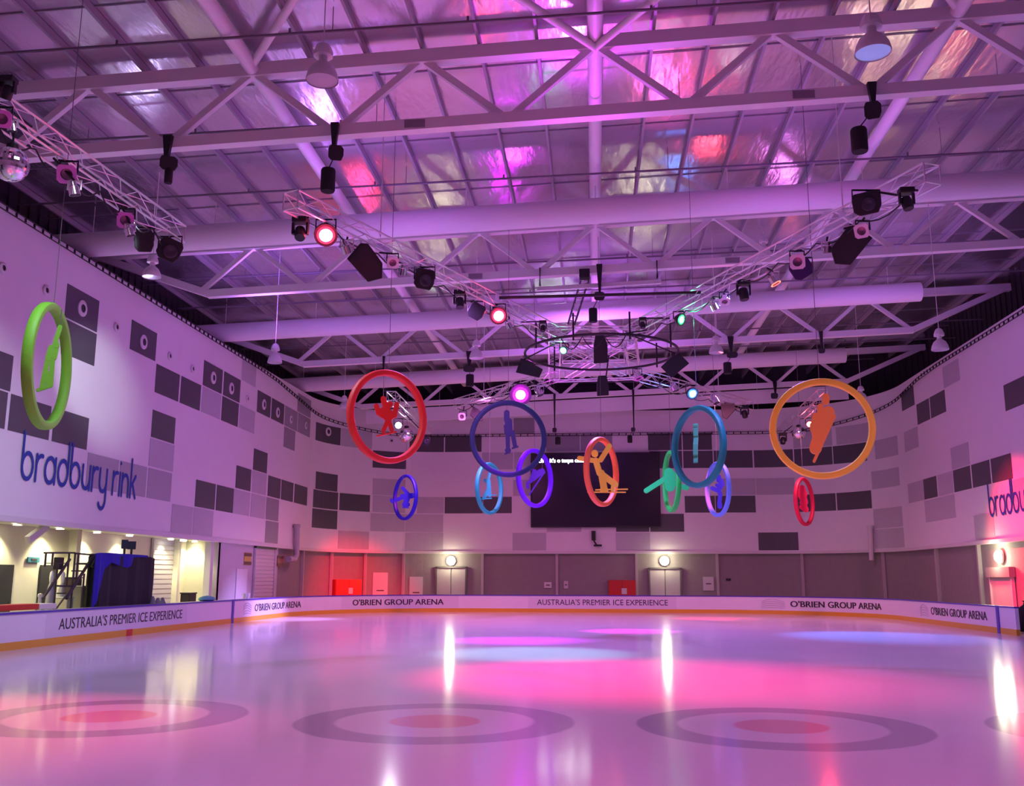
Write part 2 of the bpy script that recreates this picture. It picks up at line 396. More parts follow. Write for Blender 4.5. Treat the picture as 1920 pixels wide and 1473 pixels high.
mb = MB(); sheet(mb, WP, 0, WP.L, ZS-.16, ZS, .06, .4); struct(mb.build('trim_1', M_trim), 'pale ledge under the panelled wall')
# lower walls: far and right, plus the flush bit on the left; the lit recess is left open
S_REC = WP.hit(411, 1070)[0]
mb = MB(); sheet(mb, WP, S_REC+8.2, WP.L, 0, ZS-.16, -.25, .2); struct(mb.build('wall_far_lower', M_lower), 'taupe blockwork wall under the panels')
mb = MB(); sheet(mb, WP, S_REC, S_REC+8.2, 0, ZS-.16, -.1, .2); struct(mb.build('wall_left_lower', mat('lower_wall_pale', (.55, .53, .56), .6, var=.04)), 'pale wall with door and roller shutter')
# dark cladding above the walls, up to the roof
def zroof(x): return 14.97+.04*x
mb = MB()
CP = Path([(-19.2, -8), (-19.2, 56)]+arc(-9.5, 56, 9.7, 180, 90)[1:]+arc(10.1, 56, 9.7, 90, 0)+[(19.8, -8)])
sheet(mb, CP, 0, CP.L, 11.5, lambda t: zroof(CP.pt(t).x)+.1, 0, .1)
for k in range(0, int(CP.L/.6)):
    p = CP.pt(k*.6, .04); mb.beam((p.x, p.y, 11.5), (p.x, p.y, zroof(p.x)), .05, .05)
struct(mb.build('trim_2', M_curtain), 'dark ribbed cladding between wall top and roof')
mb = MB(); sheet(mb, CP, 0, CP.L, 11.4, 11.5, 2.6, 2.7); struct(mb.build('trim_3', M_curtain))
# ------------------------------------------------------------------ roof
mb = MB(); mb.add([(-20, -8.5, zroof(-20)), (20.5, -8.5, zroof(20.5)), (20.5, 66, zroof(20.5)), (-20, 66, zroof(-20))], [(3, 2, 1, 0)])
for k in range(15):
    y = 7.2+k*3.9; mb.beam((-19.5, y, zroof(-19.5)-.02), (20, y, zroof(20)-.02), .028, .02, 1)
struct(mb.build('ceiling', [foil_material(), mat('foil_seam', (.3, .28, .32), .5, .4)]), 'silver foil lined roof lit purple and pink')
M_purl = mat('purlin_steel', (.34, .33, .36), .5, .3)
X0 = .16
for k in range(-13, 14):
    if k % 6 == 0: continue
    x = X0+k*1.413
    mb = MB(); mb.beam((x, -8, zroof(x)-.11), (x, 65, zroof(x)-.11), .07, .2)
    struct(mb.build('ceiling_purlin', M_purl))
TY = [9.5, 21.5, 33.5, 45.5, 57.5]
WHICH = ['overhead, mostly out of the picture', 'nearest fully visible one, across the top of the picture', 'second one, just behind the first fat air duct', 'third one, behind the second air duct', 'furthest one, near the far wall']
def zt(x): return 14.4+.04*(x-X0)      # underside of top chord
def zb(x): return 12.64+.04*(x-X0)     # underside of bottom chord
for k, y in enumerate(TY):
    t = thing('roof_truss', 'white steel roof truss, the '+WHICH[k], 'roof truss', (X0, y, zb(X0)))
    mb = MB(); mb.beam((-18.8, y, zt(-18.8)+.17), (19.6, y, zt(19.6)+.17), .3, .34); mb.build('top_chord', M_steel, t)
    xl, xr = X0-14.4, X0+14.9
    mb = MB(); mb.beam((xl, y, zb(xl)+.14), (xr, y, zb(xr)+.14), .28, .28); mb.build('bottom_chord', M_steel, t)
    for (xa, xe) in ((xl, -18.6), (xr, 19.3)):
        mb = MB(); mb.beam((xa, y, zb(xa)+.16), (xe, y, zt(xe)+.1), .26, .26); mb.build('end_strut', M_steel, t)
    for j in range(-7, 7):
        a = X0+j*2.12; b = a+2.12
        pa = (a+.1, y, zt(a)+.05) if j % 2 == 0 else (a+.15, y, zb(a)+.25)
        pb = (b-.15, y, zb(b)+.25) if j % 2 == 0 else (b-.1, y, zt(b)+.05)
        mb = MB(); mb.beam(pa, pb, .15, .17); mb.build('web_diagonal', M_steel, t)
    # serial plates printed on the chord
    if k in (1, 2):
        for xx in (-4.2, 5.0):
            mb = MB(); mb.box((xx, y-.155 if k == 1 else y-.155, zb(xx)+.14), (.5, .02, .2)); mb.build('marking_plate', mat('plate_grey', (.28, .25, .3), .6), t)
M_tube = M_steel
for j, nm in ((-2, 'left of centre'), (0, 'along the centre of the roof'), (2, 'right of centre')):
    x = X0+j*4.24
    mb = MB(); mb.tube([(x, 2, zt(x)+.2), (x, 61, zt(x)+.2)], .19, 14)
    tag(mb.build('roof_tube', M_tube, None, True), 'long white round tube running away under the roof, '+nm, 'roof tube')
for a, b, nm in ((X0, X0-8.48, 'running left towards the camera from the centre tube'), (X0, X0+8.48, 'running right towards the camera from the centre tube'),
                 (X0-8.48, X0, 'running inwards from the left roof tube'), (X0+8.48, X0, 'running inwards from the right roof tube')):
    mb = MB(); dz = -.03 if abs(a-X0) < 1 else .2
    mb.tube([(a, 21.3, zt(a)+dz), (b, 9.7, zt(b)+dz)], .1, 10)
    tag(mb.build('plan_brace', M_tube, None, True), 'white diagonal roof brace '+nm, 'brace')
# round fabric air ducts
for k, (y, xr_, nm) in enumerate(((29.75, 19.6, 'nearest and widest, crossing the whole picture'), (41.7, 14.2, 'second, in the middle of the roof'), (53.8, 14.0, 'third and furthest'))):
    mb = MB(); xs = [XL-2.2, xr_]
    mb.tube([(x, y, 13.55+.04*x) for x in xs], .42, 24)
    t = thing('air_duct', 'fat round white air duct, '+nm, 'air duct', (0, y, 13.55))
    mb.build('duct', M_duct, t, True)
    for j in range(-16, 17, 4):
        x = X0+j*1.06
        if x > xr_: continue
        MB().tube([(x, y, 13.95+.04*x), (x, y, zroof(x)-.05)], .012, 5).build('hanger', M_steel, t)
# sprinkler pipes
PIPES = [15.3, 19.6, 24.1, 28.3, 36.5, 40.6, 48.6, 52.4]
NUM = ['first', 'second', 'third', 'fourth', 'fifth', 'sixth', 'seventh', 'eighth']
M_pipe = mat('pipe_dark', (.16, .14, .17), .5)
for k, y in enumerate(PIPES):
    mb = MB(); mb.tube([(-18.6, y, 14.2-.6*.04*18), (19.5, y, 14.2+.6*.04*19)], .035, 8)
    t = thing('sprinkler_pipe', 'thin dark sprinkler pipe across the roof, %s one from the camera' % NUM[k], 'sprinkler pipe', (0, y, 14.2))
    mb.build('pipe', M_pipe, t)
    for j in range(-4, 5):
        x = j*4.1+1.4; z = 14.2+.024*x
        MB().tube([(x, y, z), (x, y, z+.14)], .03, 6).build('sprinkler_head', M_pipe, t)
        if j % 2 == 0: MB().tube([(x+1, y, z), (x+1, y, zroof(x)-.02)], .01, 4).build('hanger', M_pipe, t)
# ------------------------------------------------------------------ lettering
FONT = bpy.data.fonts.load('<builtin>') if False else None
def text_shape(s, bold=.0):
    cu = bpy.data.curves.new('tmp', 'FONT'); cu.body = s; cu.size = 1; cu.resolution_u = 3; cu.extrude = .01
    o = bpy.data.objects.new('tmp', cu); COL.objects.link(o)
    bpy.context.view_layer.update()
    me = bpy.data.meshes.new_from_object(o.evaluated_get(bpy.context.evaluated_depsgraph_get()))
    v = [tuple(q.co) for q in me.vertices]; f = [tuple(p.vertices) for p in me.polygons]
    bpy.data.objects.remove(o); bpy.data.curves.remove(cu); bpy.data.meshes.remove(me)
    V, F = list(v), list(f)
    for k, dx in enumerate((-bold, bold)) if bold > .008 else ():      # heavier weight
        n = len(V); V += [(x+dx, y, z*(1.05+.05*k)) for x, y, z in v]; F += [tuple(i+n for i in q) for q in f]
    return V, F
def on_path(v, f, path, s0, s1, z0, z1, off):
    """maps a flat shape (x right, y up, z out) onto a vertical path surface"""
    xs = [p[0] for p in v]; ys = [p[1] for p in v]; ax, bx, ay, by = min(xs), max(xs), min(ys), max(ys)
    out = []
    for x, y, z in v:
        s = s0+(s1-s0)*(x-ax)/(bx-ax); q = path.pt(s, off+(.6*z if z > 0 else 0))
        out.append((q.x, q.y, z0+(z1-z0)*(y-ay)/(by-ay)))
    return MB().add(out, f)
def strokes(paths, w, d=.02):
    """flat ribbons of constant width with round ends"""
    mb = MB(); k = 0
    for pl in paths:
        for (x0, y0), (x1, y1) in zip(pl, pl[1:]):
            a = math.atan2(y1-y0, x1-x0); poly = []
            for i in range(7): t = a-PI/2+PI*i/6; poly.append((x1+w/2*math.cos(t), y1+w/2*math.sin(t)))
            for i in range(7): t = a+PI/2+PI*i/6; poly.append((x0+w/2*math.cos(t), y0+w/2*math.sin(t)))
            mb.prism(poly, d+.0006*k, Matrix.Identity(4)); k = (k+1) % 9
    return mb.v, mb.f
def circ(cx, cy, r, a0=0, a1=360, n=16, sy=1): return [(cx+r*math.cos(math.radians(a0+(a1-a0)*i/n)), cy+sy*r*math.sin(math.radians(a0+(a1-a0)*i/n))) for i in range(n+1)]
def rounded_word(word):
    out = []; x = 0
    for ch in word:
        r = .5; g = []
        if ch == 'b': g = [[(0, 1.75), (0, .55)], circ(.5, .5, .5)]; w = 1.0
        elif ch == 'd': g = [[(1, 1.75), (1, .55)], circ(.5, .5, .5)]; w = 1.0
        elif ch == 'a': g = [[(1, 1), (1, 0)], circ(.5, .5, .5)]; w = 1.0
        elif ch == 'r': g = [[(0, 1), (0, 0)], circ(.45, .55, .45, 180, 75, 8)]; w = .55
        elif ch == 'u': g = [[(0, 1), (0, .45)], circ(.42, .45, .42, 180, 360, 10), [(.84, 1), (.84, 0)]]; w = .84
        elif ch == 'y': g = [[(0, 1), (0, .45)], circ(.42, .45, .42, 180, 360, 10), [(.84, 1), (.84, -.3)], circ(.42, -.3, .42, 0, -150, 9)]; w = .84
        elif ch == 'i': g = [[(0, 1), (0, 0)], [(0, 1.45), (.01, 1.45)]]; w = .0
        elif ch == 'n': g = [[(0, 1), (0, 0)], circ(.42, .55, .42, 180, 0, 10), [(.84, .55), (.84, 0)]]; w = .84
        elif ch == 'k': g = [[(0, 1.75), (0, 0)], [(0, .45), (.62, 1)], [(.25, .62), (.7, 0)]]; w = .7
        elif ch == ' ': x += .5; continue
        out += [[(px+x, py) for px, py in p] for p in g]; x += w+.32
    return out
# ------------------------------------------------------------------ rink boards
t = thing('rink_boards', 'white rink boards with yellow kick strip curving around the ice', 'rink boards', (0, 55.45, 0))
HB = .95
mb = MB(); sheet(mb, BP, 0, BP.L, .2, HB-.05, 0, .12); mb.build('panel', M_board, t)
mb = MB(); sheet(mb, BP, 0, BP.L, 0, .2, .012, .13); k_ = mb.build('kick_plate', M_kick, t); k_['label'] = 'yellow kick plate'
mb = MB(); sheet(mb, BP, 0, BP.L, HB-.05, HB, .025, .17); c_ = mb.build('cap_rail', M_blue, t); c_['label'] = 'purple blue cap rail'
for px, py in ((436, 1145), (1872, 1160)):
    s = BP.hit(px, py)[0]; mb = MB(); sheet(mb, BP, s-.11, s+.11, 0, HB+.01, .03, .05); mb.build('line_post', M_blue, t)['label'] = 'blue upright band'
s = BP.hit(243, 1170)[0]; mb = MB(); sheet(mb, BP, s-.2, s+.2, 0, .205, .02, .03); mb.build('centre_mark', M_red, t)['label'] = 'red mark on the kick plate'
M_ad = mat('advert_panel', (.72, .72, .75), .3)
for a, b in ((88, 352), (990, 1268), (640, 860)):
    s0, s1 = BP.hit(a, 1150)[0], BP.hit(b, 1130)[0]; mb = MB(); sheet(mb, BP, s0, s1, .21, HB-.055, .004, .01); mb.build('advert_panel', M_ad, t)
for txt, a, b, ya, yb, bold in (("AUSTRALIA'S PREMIER ICE EXPERIENCE", 110, 341, 1172, 1153, .005), ("O'BRIEN GROUP ARENA", 477.5, 564, 1142, 1138, .012), ("O'BRIEN GROUP ARENA", 661, 832, 1130, 1130, .022),
                          ("AUSTRALIA'S PREMIER ICE EXPERIENCE", 1007, 1252, 1127, 1128, .005), ("O'BRIEN GROUP ARENA", 1482, 1653, 1134, 1139, .03), ("O'BRIEN GROUP ARENA", 1746, 1851, 1148, 1156, .018)):
    s0, s1 = BP.hit(a, ya)[0], BP.hit(b, yb)[0]; v, f = text_shape(txt, bold)
    on_path(v, f, BP, s0, s1, .40, .72, .006).build('lettering', M_text, t)['label'] = 'black sponsor lettering'
M_logo = mat('logo_grey', (.45, .43, .48), .5)
for a, b, y in ((456, 471, 1146), (1428, 1472, 1132), (1726, 1741, 1148)):
    s0, s1 = BP.hit(a, y)[0], BP.hit(b, y)[0]; P = []
    for k in range(5):
        P.append([(x/12, .15*k+.22*math.sin(PI*(x/12)**.8)*(.4+.25*k)) for x in range(13)])
    v, f = strokes(P, .028); on_path(v, f, BP, s0, s1, .30, .80, .006).build('wave_logo', M_logo, t)['label'] = 'faint logo of stacked wavy lines'
# ------------------------------------------------------------------ wall lettering
for lab, a, b, y0, y1, zz in (('blue rounded lettering on the white left wall', 38, 254, 870, 912, None), ('blue rounded lettering on the red lit right wall', 1855, 1990, 945, 925, None)):
    s0, z0 = WP.hit(a, y0); s1, z1 = WP.hit(b, y1)
    v, f = strokes(rounded_word('bradbury rink'), .17)
    zb_, zt_ = (4.05, 6.05) if a < 900 else (3.95, 5.95)
    mb = on_path(v, f, WP, s0, s1, zb_, zt_, .03); o = mb.build('wall_lettering', M_sign); tag(o, lab, 'wall sign')
# round nozzles in the upper wall
M_noz = mat('nozzle_dark', (.05, .05, .06), .6)
for px, py, r, nm in ((153, 578, .27, 'in the dark panel beside the green hoop'), (268, 641, .27, 'in a single dark panel right of the green hoop'), (399, 708, .27, 'in the left of a pair of dark panels'), (433, 728, .27, 'in the right of a pair of dark panels'),
        (494, 758, .27, 'in a dark panel, first of the close pair nearest the corner'), (520, 773, .27, 'in a dark panel, second of the close pair nearest the corner'), (545, 786, .22, 'in a mid grey panel at the start of the corner'), (573, 797, .22, 'in a mid grey panel in the corner'), (615, 809, .27, 'in the wide dark panel on the curve'),
        (4, 502, .16, 'on plain white wall at the left edge'), (85, 544, .16, 'on plain white wall above the green hoop'), (217, 613, .16, 'on plain white wall beside the bright streak'), (317, 667, .16, 'on plain white wall, after the single dark panel'),
        (360, 691, .16, 'on plain white wall, just left of the dark pair'), (463, 747, .16, 'on plain white wall between two dark pairs'), (671, 819, .14, 'on the light grey panel behind the red hoop'), (734, 826, .14, 'on white wall seen through the red hoop')):
    s, z = WP.hit(px, py); p = WP.pt(s, .03); n = WP.nrm(s)
    t = thing('air_nozzle', 'small round air nozzle '+nm, 'air nozzle', (p.x, p.y, z), 'air nozzles high on the wall')
    M = facing((p.x, p.y, z), n)
    mb = MB(); mb.lathe([(r*.55, -.03), (r, -.02), (r, .02), (r*.62, .05), (r*.5, .03)], M, 24, cap=False); mb.build('flange', M_trim, t, True)
    mb = MB(); mb.lathe([(0, .0), (r*.58, .005)], M, 20); mb.build('throat', M_noz, t)
# ladder shaped cable tray along the wall top
def zrail(t):
    if t < 55: return 12.02
    if t < 70: return 12.02-1.1*(t-55)/15
    if t < S_F1+3: return 10.92
    if t < S_F1+15: return 10.92+1.35*(t-S_F1-3)/12
    return 12.27
t = thing('cable_ladder', 'black ladder shaped cable tray running along the top of the wall', 'cable tray', (0, 61.3, 10.92))
ss = [s for s in WP.stops(18, WP.L-20)]
for dz, nm in ((-.075, 'rail'), (.075, 'rail')):
    mb = MB(); mb.tube([(WP.pt(s, .14).x, WP.pt(s, .14).y, zrail(s)+dz) for s in ss], .02, 6); mb.build(nm, M_black, t)
mb = MB(); s = 18.
while s < WP.L-20:
    p = WP.pt(s, .14); z = zrail(s); mb.beam((p.x, p.y, z-.075), (p.x, p.y, z+.075), .06, .03); s += .45
r_ = mb.build('rungs', M_black, t); r_['kind'] = 'stuff'
# ------------------------------------------------------------------ lower wall details
k = 4
for x in (572, 625, 687, 757, 904, 1044, 1194, 1346, 1504, 1653, 1752, 1831):
    s, z = WP.hit(x, 1075); p = WP.pt(s, -.17)
    mb = MB(); mb.beam((p.x, p.y, 0), (p.x, p.y, ZS-.16), .16, .16); struct(mb.build('trim_%d' % k, mat('post_pale', (.50, .45, .45), .6))); k += 1
def wall_box(path, px0, px1, y0, y1, off, depth):
    """a box standing on the wall between pixel columns; returns centre, size, M"""
    ym = (y0+y1)/2; (s0, _), (s1, _) = path.hit(px0, ym), path.hit(px1, ym); xm = (px0+px1)/2
    sm = (s0+s1)/2; q = path.pt(sm, off); n = path.nrm(sm)
    d = (Vector((q.x, q.y, 0))-CC)
    def zz(y):
        r = CF*FPX+CR*(xm-PPX)-CU*(y-PPY); return CC.z+r.z*math.hypot(d.x, d.y)/math.hypot(r.x, r.y)
    z0, z1 = zz(y1), zz(y0); w = abs(s1-s0)
    M = Matrix((Vector((0, 0, 1)).cross(n), n, Vector((0, 0, 1)))).transposed()
    if M.determinant() < 0: M = Matrix((n.cross(Vector((0, 0, 1))), n, Vector((0, 0, 1)))).transposed()
    return Vector((q.x, q.y, 0)), n, M, z0, z1, w
M_door = mat('door_pale_grey', (.56, .55, .52), .45, var=.05)
M_lampglow = mat('bulkhead_glow', (1, 1, .9), .4, 0, (1, .96, .66), 34)
def bulkhead(px, py, nm, off=-.2, watts=70):
    s, z = WP.hit(px, py); p = WP.pt(s, off+.16); n = WP.nrm(s)
    t = thing('bulkhead_light', nm, 'wall light', (p.x, p.y, z))
    M = facing((p.x, p.y, z), n)
    mb = MB(); mb.lathe([(.30, -.14), (.30, -.06)], M, 20); mb.build('base', M_trim, t)
    mb = MB(); mb.lathe([(.27, -.06), (.26, 0), (.18, .09), (.0, .12)], M, 20, cap=False); mb.build('diffuser', M_lampglow, t, True)
    q = WP.pt(s, off+.55); point('bulkhead_lamp', (q.x, q.y, z), (1, .95, .62), watts, .15)
for i, (a, b, y0, y1, lx, nm) in enumerate(((817, 873, 1063, 1115, 845, 'left'), (1218, 1277, 1065, 1115, 1246, 'right'))):
    q, n, M, z0, z1, w = wall_box(WP, a, b, y0, y1, -.2, .1); z0 = 0
    t = struct(thing('door_%d' % (i+1), 'pale grey double door in the far wall, under the %s wall light' % nm, 'door', q), None)
    fr = MB()
    for sx in (-1, 1): fr.box(q+M @ Vector((sx*(w/2), .06, 0))+Vector((0, 0, z1/2)), (.1, .16, z1), M)
    fr.box(q+Vector((0, 0, z1))+M @ Vector((0, .06, 0)), (w+.1, .16, .1), M); fr.build('door_frame', mat('frame_dark', (.16, .15, .15), .5), t)
    for sx in (-1, 1):
        d = MB(); d.box(q+M @ Vector((sx*w/4, .03, 0))+Vector((0, 0, z1/2)), (w/2-.06, .06, z1-.06), M); l = d.build('door_leaf', M_door, t)
        h = MB(); h.box(q+M @ Vector((sx*.12, .09, 0))+Vector((0, 0, 1.05)), (.04, .05, .3), M); h.build('handle', M_chrome, l)
        h.v = h.v
    bulkhead(lx, 1051, 'glowing bulkhead wall light above the %s double door' % nm)
q, n, M, z0, z1, w = wall_box(WP, 1853, 1893, 1070, 1125, -.2, .1)
t = struct(thing('door_3', 'pale door on the red lit right wall', 'door', q))
d = MB(); d.box(q+M @ Vector((0, .03, 0))+Vector((0, 0, z1/2)), (w, .06, z1), M); d.build('door_leaf', M_door, t)
d = MB(); d.box(q+M @ Vector((0, .1, 0))+Vector((0, 0, z1-.05)), (w+.25, .25, .42), M); d.build('door_hood', mat('hood_grey', (.30, .29, .30), .5), t)
for sx in (-1, 1):
    d = MB(); d.box(q+M @ Vector((sx*w/2, .06, 0))+Vector((0, 0, z1/2)), (.08, .14, z1), M); d.build('jamb', M_trim, t)
bulkhead(1869, 1043, 'glowing bulkhead wall light above the door on the right wall', watts=110)
def wall_panel(name, label, cat, a, b, y0, y1, m, off=-.24, depth=.06, path=None, extra=None, z_floor=False):
    path = path or WP
    q, n, M, z0, z1, w = wall_box(path, a, b, y0, y1, off, depth)
    if z_floor: z0 = 0
    t = thing(name, label, cat, q+Vector((0, 0, z0)))
    mb = MB(); mb.box(q+M @ Vector((0, depth/2, 0))+Vector((0, 0, (z0+z1)/2)), (w, depth, z1-z0), M); mb.build('body', m, t, bevel=.01)
    if extra: extra(t, q, M, z0, z1, w, depth)
    return t
def cabinet_extra(t, q, M, z0, z1, w, dp):
    for sx in (-1, 1):
        mb = MB(); mb.box(q+M @ Vector((sx*w/4, dp+.015, 0))+Vector((0, 0, (z0+z1)/2)), (w/2-.06, .03, z1-z0-.1), M); l = mb.build('door', M_red, t)
    mb = MB(); mb.box(q+M @ Vector((-.12, dp+.04, 0))+Vector((0, 0, z0+(z1-z0)*.62)), (.32, .02, .36), M); mb.build('notice', M_trim, t)
wall_panel('fire_hose_cabinet', 'red cabinet lit bright red by the left end of the far wall', 'cabinet', 627, 677, 1086, 1116, M_red, -.24, .4, None, cabinet_extra, True)
wall_panel('fire_hose_cabinet', 'dull red cabinet just left of the right double door', 'cabinet', 1141, 1192, 1087, 1116, mat('red_dull', (.45, .05, .03), .5), -.24, .4, None, cabinet_extra, True)
M_pnl = mat('service_panel', (.62, .60, .60), .5)
def slot(t, q, M, z0, z1, w, dp):
    mb = MB(); mb.box(q+M @ Vector((0, dp+.006, 0))+Vector((0, 0, (z0+z1)/2)), (w*.5, .012, .06), M); mb.build('slot', M_noz, t)
wall_panel('service_panel', 'tall pale panel on the wall right of the bright red cabinet', 'panel', 701, 729, 1073, 1116, M_pnl, extra=slot, z_floor=True)
wall_panel('service_panel', 'pale panel on the wall left of the left double door', 'panel', 768, 793, 1081, 1116, M_pnl, extra=slot, z_floor=True)
wall_panel('service_panel', 'pale panel on the wall right of the right double door', 'panel', 1319, 1339, 1081, 1107, M_pnl, extra=slot)
wall_panel('wall_box', 'small white box low on the far wall below the screen', 'box', 1020, 1034, 1091, 1102, M_trim, extra=slot)
wall_panel('wall_box', 'small grey box beside the post right of the white box', 'box', 1057, 1065, 1089, 1103, M_pnl, extra=slot)
wall_panel('wall_box', 'tiny dark box on the far wall right of the pale panel', 'box', 1362, 1371, 1084, 1088, M_black, extra=slot)
def pipe_run(label, pts, m, r=.12):
    t = thing('downpipe', label, 'pipe', pts[0]); mb = MB(); mb.tube(pts, r, 12); mb.build('pipe', m, t, True)
    mb = MB(); mb.tube([Vector(pts[0])-Vector((0, 0, .02)), Vector(pts[0])-Vector((0, 0, .2))], r*1.25, 12); mb.build('collar', m, t, True)
def wpt(x, y, off): s, z = WP.hit(x, y); p = WP.pt(s, off); return Vector((p.x, p.y, z))
pipe_run('grey downpipe with an elbow in the left corner of the far wall', [wpt(550, 982, .2), wpt(549, 1040, .2), wpt(545, 1048, .2), wpt(534, 1048, .2)], mat('pipe_grey', (.42, .42, .44), .5), .16)
pipe_run('pale downpipe at the right bend of the far wall', [wpt(1636, 985, .2), wpt(1639, 1050, .2)], M_trim, .14)
# left flush wall: door, shutter, notices
LW = Path([(XL-.1, 30), (XL-.1, 56)])
def dr(t, q, M, z0, z1, w, dp):
    mb = MB(); mb.box(q+M @ Vector((-w*.35, dp+.04, 0))+Vector((0, 0, 1.05)), (.06, .06, .2), M); mb.build('handle', M_chrome, t)
d4 = wall_panel('door_4', 'pale door in the purple wall beside the roller shutter', 'door', 441, 461, 1066, 1130, mat('door_white', (.66, .64, .68), .45), 0, .05, LW, dr, True); struct(d4)
def slats(t, q, M, z0, z1, w, dp):
    for i in range(18):
        z = z0+(i+.5)*(z1-z0)/18
        mb = MB(); mb.box(q+M @ Vector((0, dp+.012, 0))+Vector((0, 0, z)), (w*.97, .03, (z1-z0)/18*.72), M); mb.build('slat', M_pnl, t)
    mb = MB(); mb.box(q+M @ Vector((0, dp+.04, 0))+Vector((0, 0, z1+.02)), (w+.1, .14, .12), M); mb.build('head_box', M_black, t)
    for sx in (-1, 1):
        mb = MB(); mb.box(q+M @ Vector((sx*w/2, dp+.03, 0))+Vector((0, 0, (z0+z1)/2)), (.07, .1, z1-z0), M); mb.build('guide', M_pnl, t)
wall_panel('roller_shutter', 'purple lit roller shutter in the left wall near the corner', 'roller shutter', 474, 511, 1027, 1125, M_pnl, 0, .04, LW, slats, True)
M_note = mat('notice_yellow', (.55, .40, .08), .5)
def band(t, q, M, z0, z1, w, dp):
    for zz in (.16, .84):
        mb = MB(); mb.box(q+M @ Vector((0, dp+.004, 0))+Vector((0, 0, z0+(z1-z0)*zz)), (w*1.02, .01, (z1-z0)*.25), M); mb.build('border', mat('notice_dark', (.12, .04, .05), .5), t)
wall_panel('notice_board', 'yellow and brown notice left of the purple roller shutter', 'notice', 457, 470, 1036, 1059, M_note, 0, .04, LW, band)
wall_panel('notice_board', 'dark notice right of the purple roller shutter', 'notice', 519, 530, 1041, 1061, mat('notice_brown', (.3, .14, .08), .5), 0, .04, LW, band)
# ------------------------------------------------------------------ video screen
(s0, z0), (s1, z1) = WP.hit(995, 988), WP.hit(1238, 849)
pa, pb = WP.pt(s0, .35), WP.pt(s1, .35); zl, zh = WP.hit(1115, 988)[1]*.995, WP.hit(1115, 849)[1]
ya = YF-.35
a, b = at(995, 920, Y=ya), at(1238, 920, Y=ya); zl, zh = at(1115, 988, Y=ya).z, at(1115, 848, Y=ya).z
t = thing('video_screen', 'big black video screen on the far wall with a white line of text', 'screen', ((a.x+b.x)/2, YF-.2, zl))
mb = MB(); mb.box(((a.x+b.x)/2, YF-.2, (zl+zh)/2), (b.x-a.x, .3, zh-zl)); mb.build('casing', M_black, t, bevel=.02)
mb = MB(); mb.box(((a.x+b.x)/2, ya-.005, (zl+zh)/2), (b.x-a.x-.2, .02, zh-zl-.2)); mb.build('display', mat('screen_black', (.006, .004, .012), .25), t)
v, f = text_shape("ch o it's o taspn onen", .03); x0_, x1_ = at(1010, 863, Y=ya).x, at(1098, 863, Y=ya).x; zz0, zz1 = at(1050, 869, Y=ya).z, at(1050, 859, Y=ya).z
xs = [p[0] for p in v]; ys = [p[1] for p in v]
mb = MB(); mb.add([(x0_+(x1_-x0_)*(x-min(xs))/(max(xs)-min(xs)), ya-.02-(.006 if z > 0 else 0), zz0+(zz1-zz0)*(y-min(ys))/(max(ys)-min(ys))) for x, y, z in v], f)
mb.build('text_line', mat('text_glow', (1, 1, 1), .5, 0, (.95, 1, .97), 9), t)['label'] = 'glowing white text'
p = at(1113, 1004, Y=YF-.25); t = thing('camera_bracket', 'dark camera bracket hanging under the screen', 'bracket', p)
mb = MB(); mb.tube([p+Vector((0, 0, .3)), p-Vector((0, 0, .3))], .13, 10); mb.build('stem', M_black, t); mb = MB(); mb.box(p+Vector((.25, 0, -.6)), (.5, .2, .12)); mb.tube([p-Vector((0, 0, .3)), p+Vector((.2, 0, -.6))], .05, 8); mb.build('arm', M_black, t)
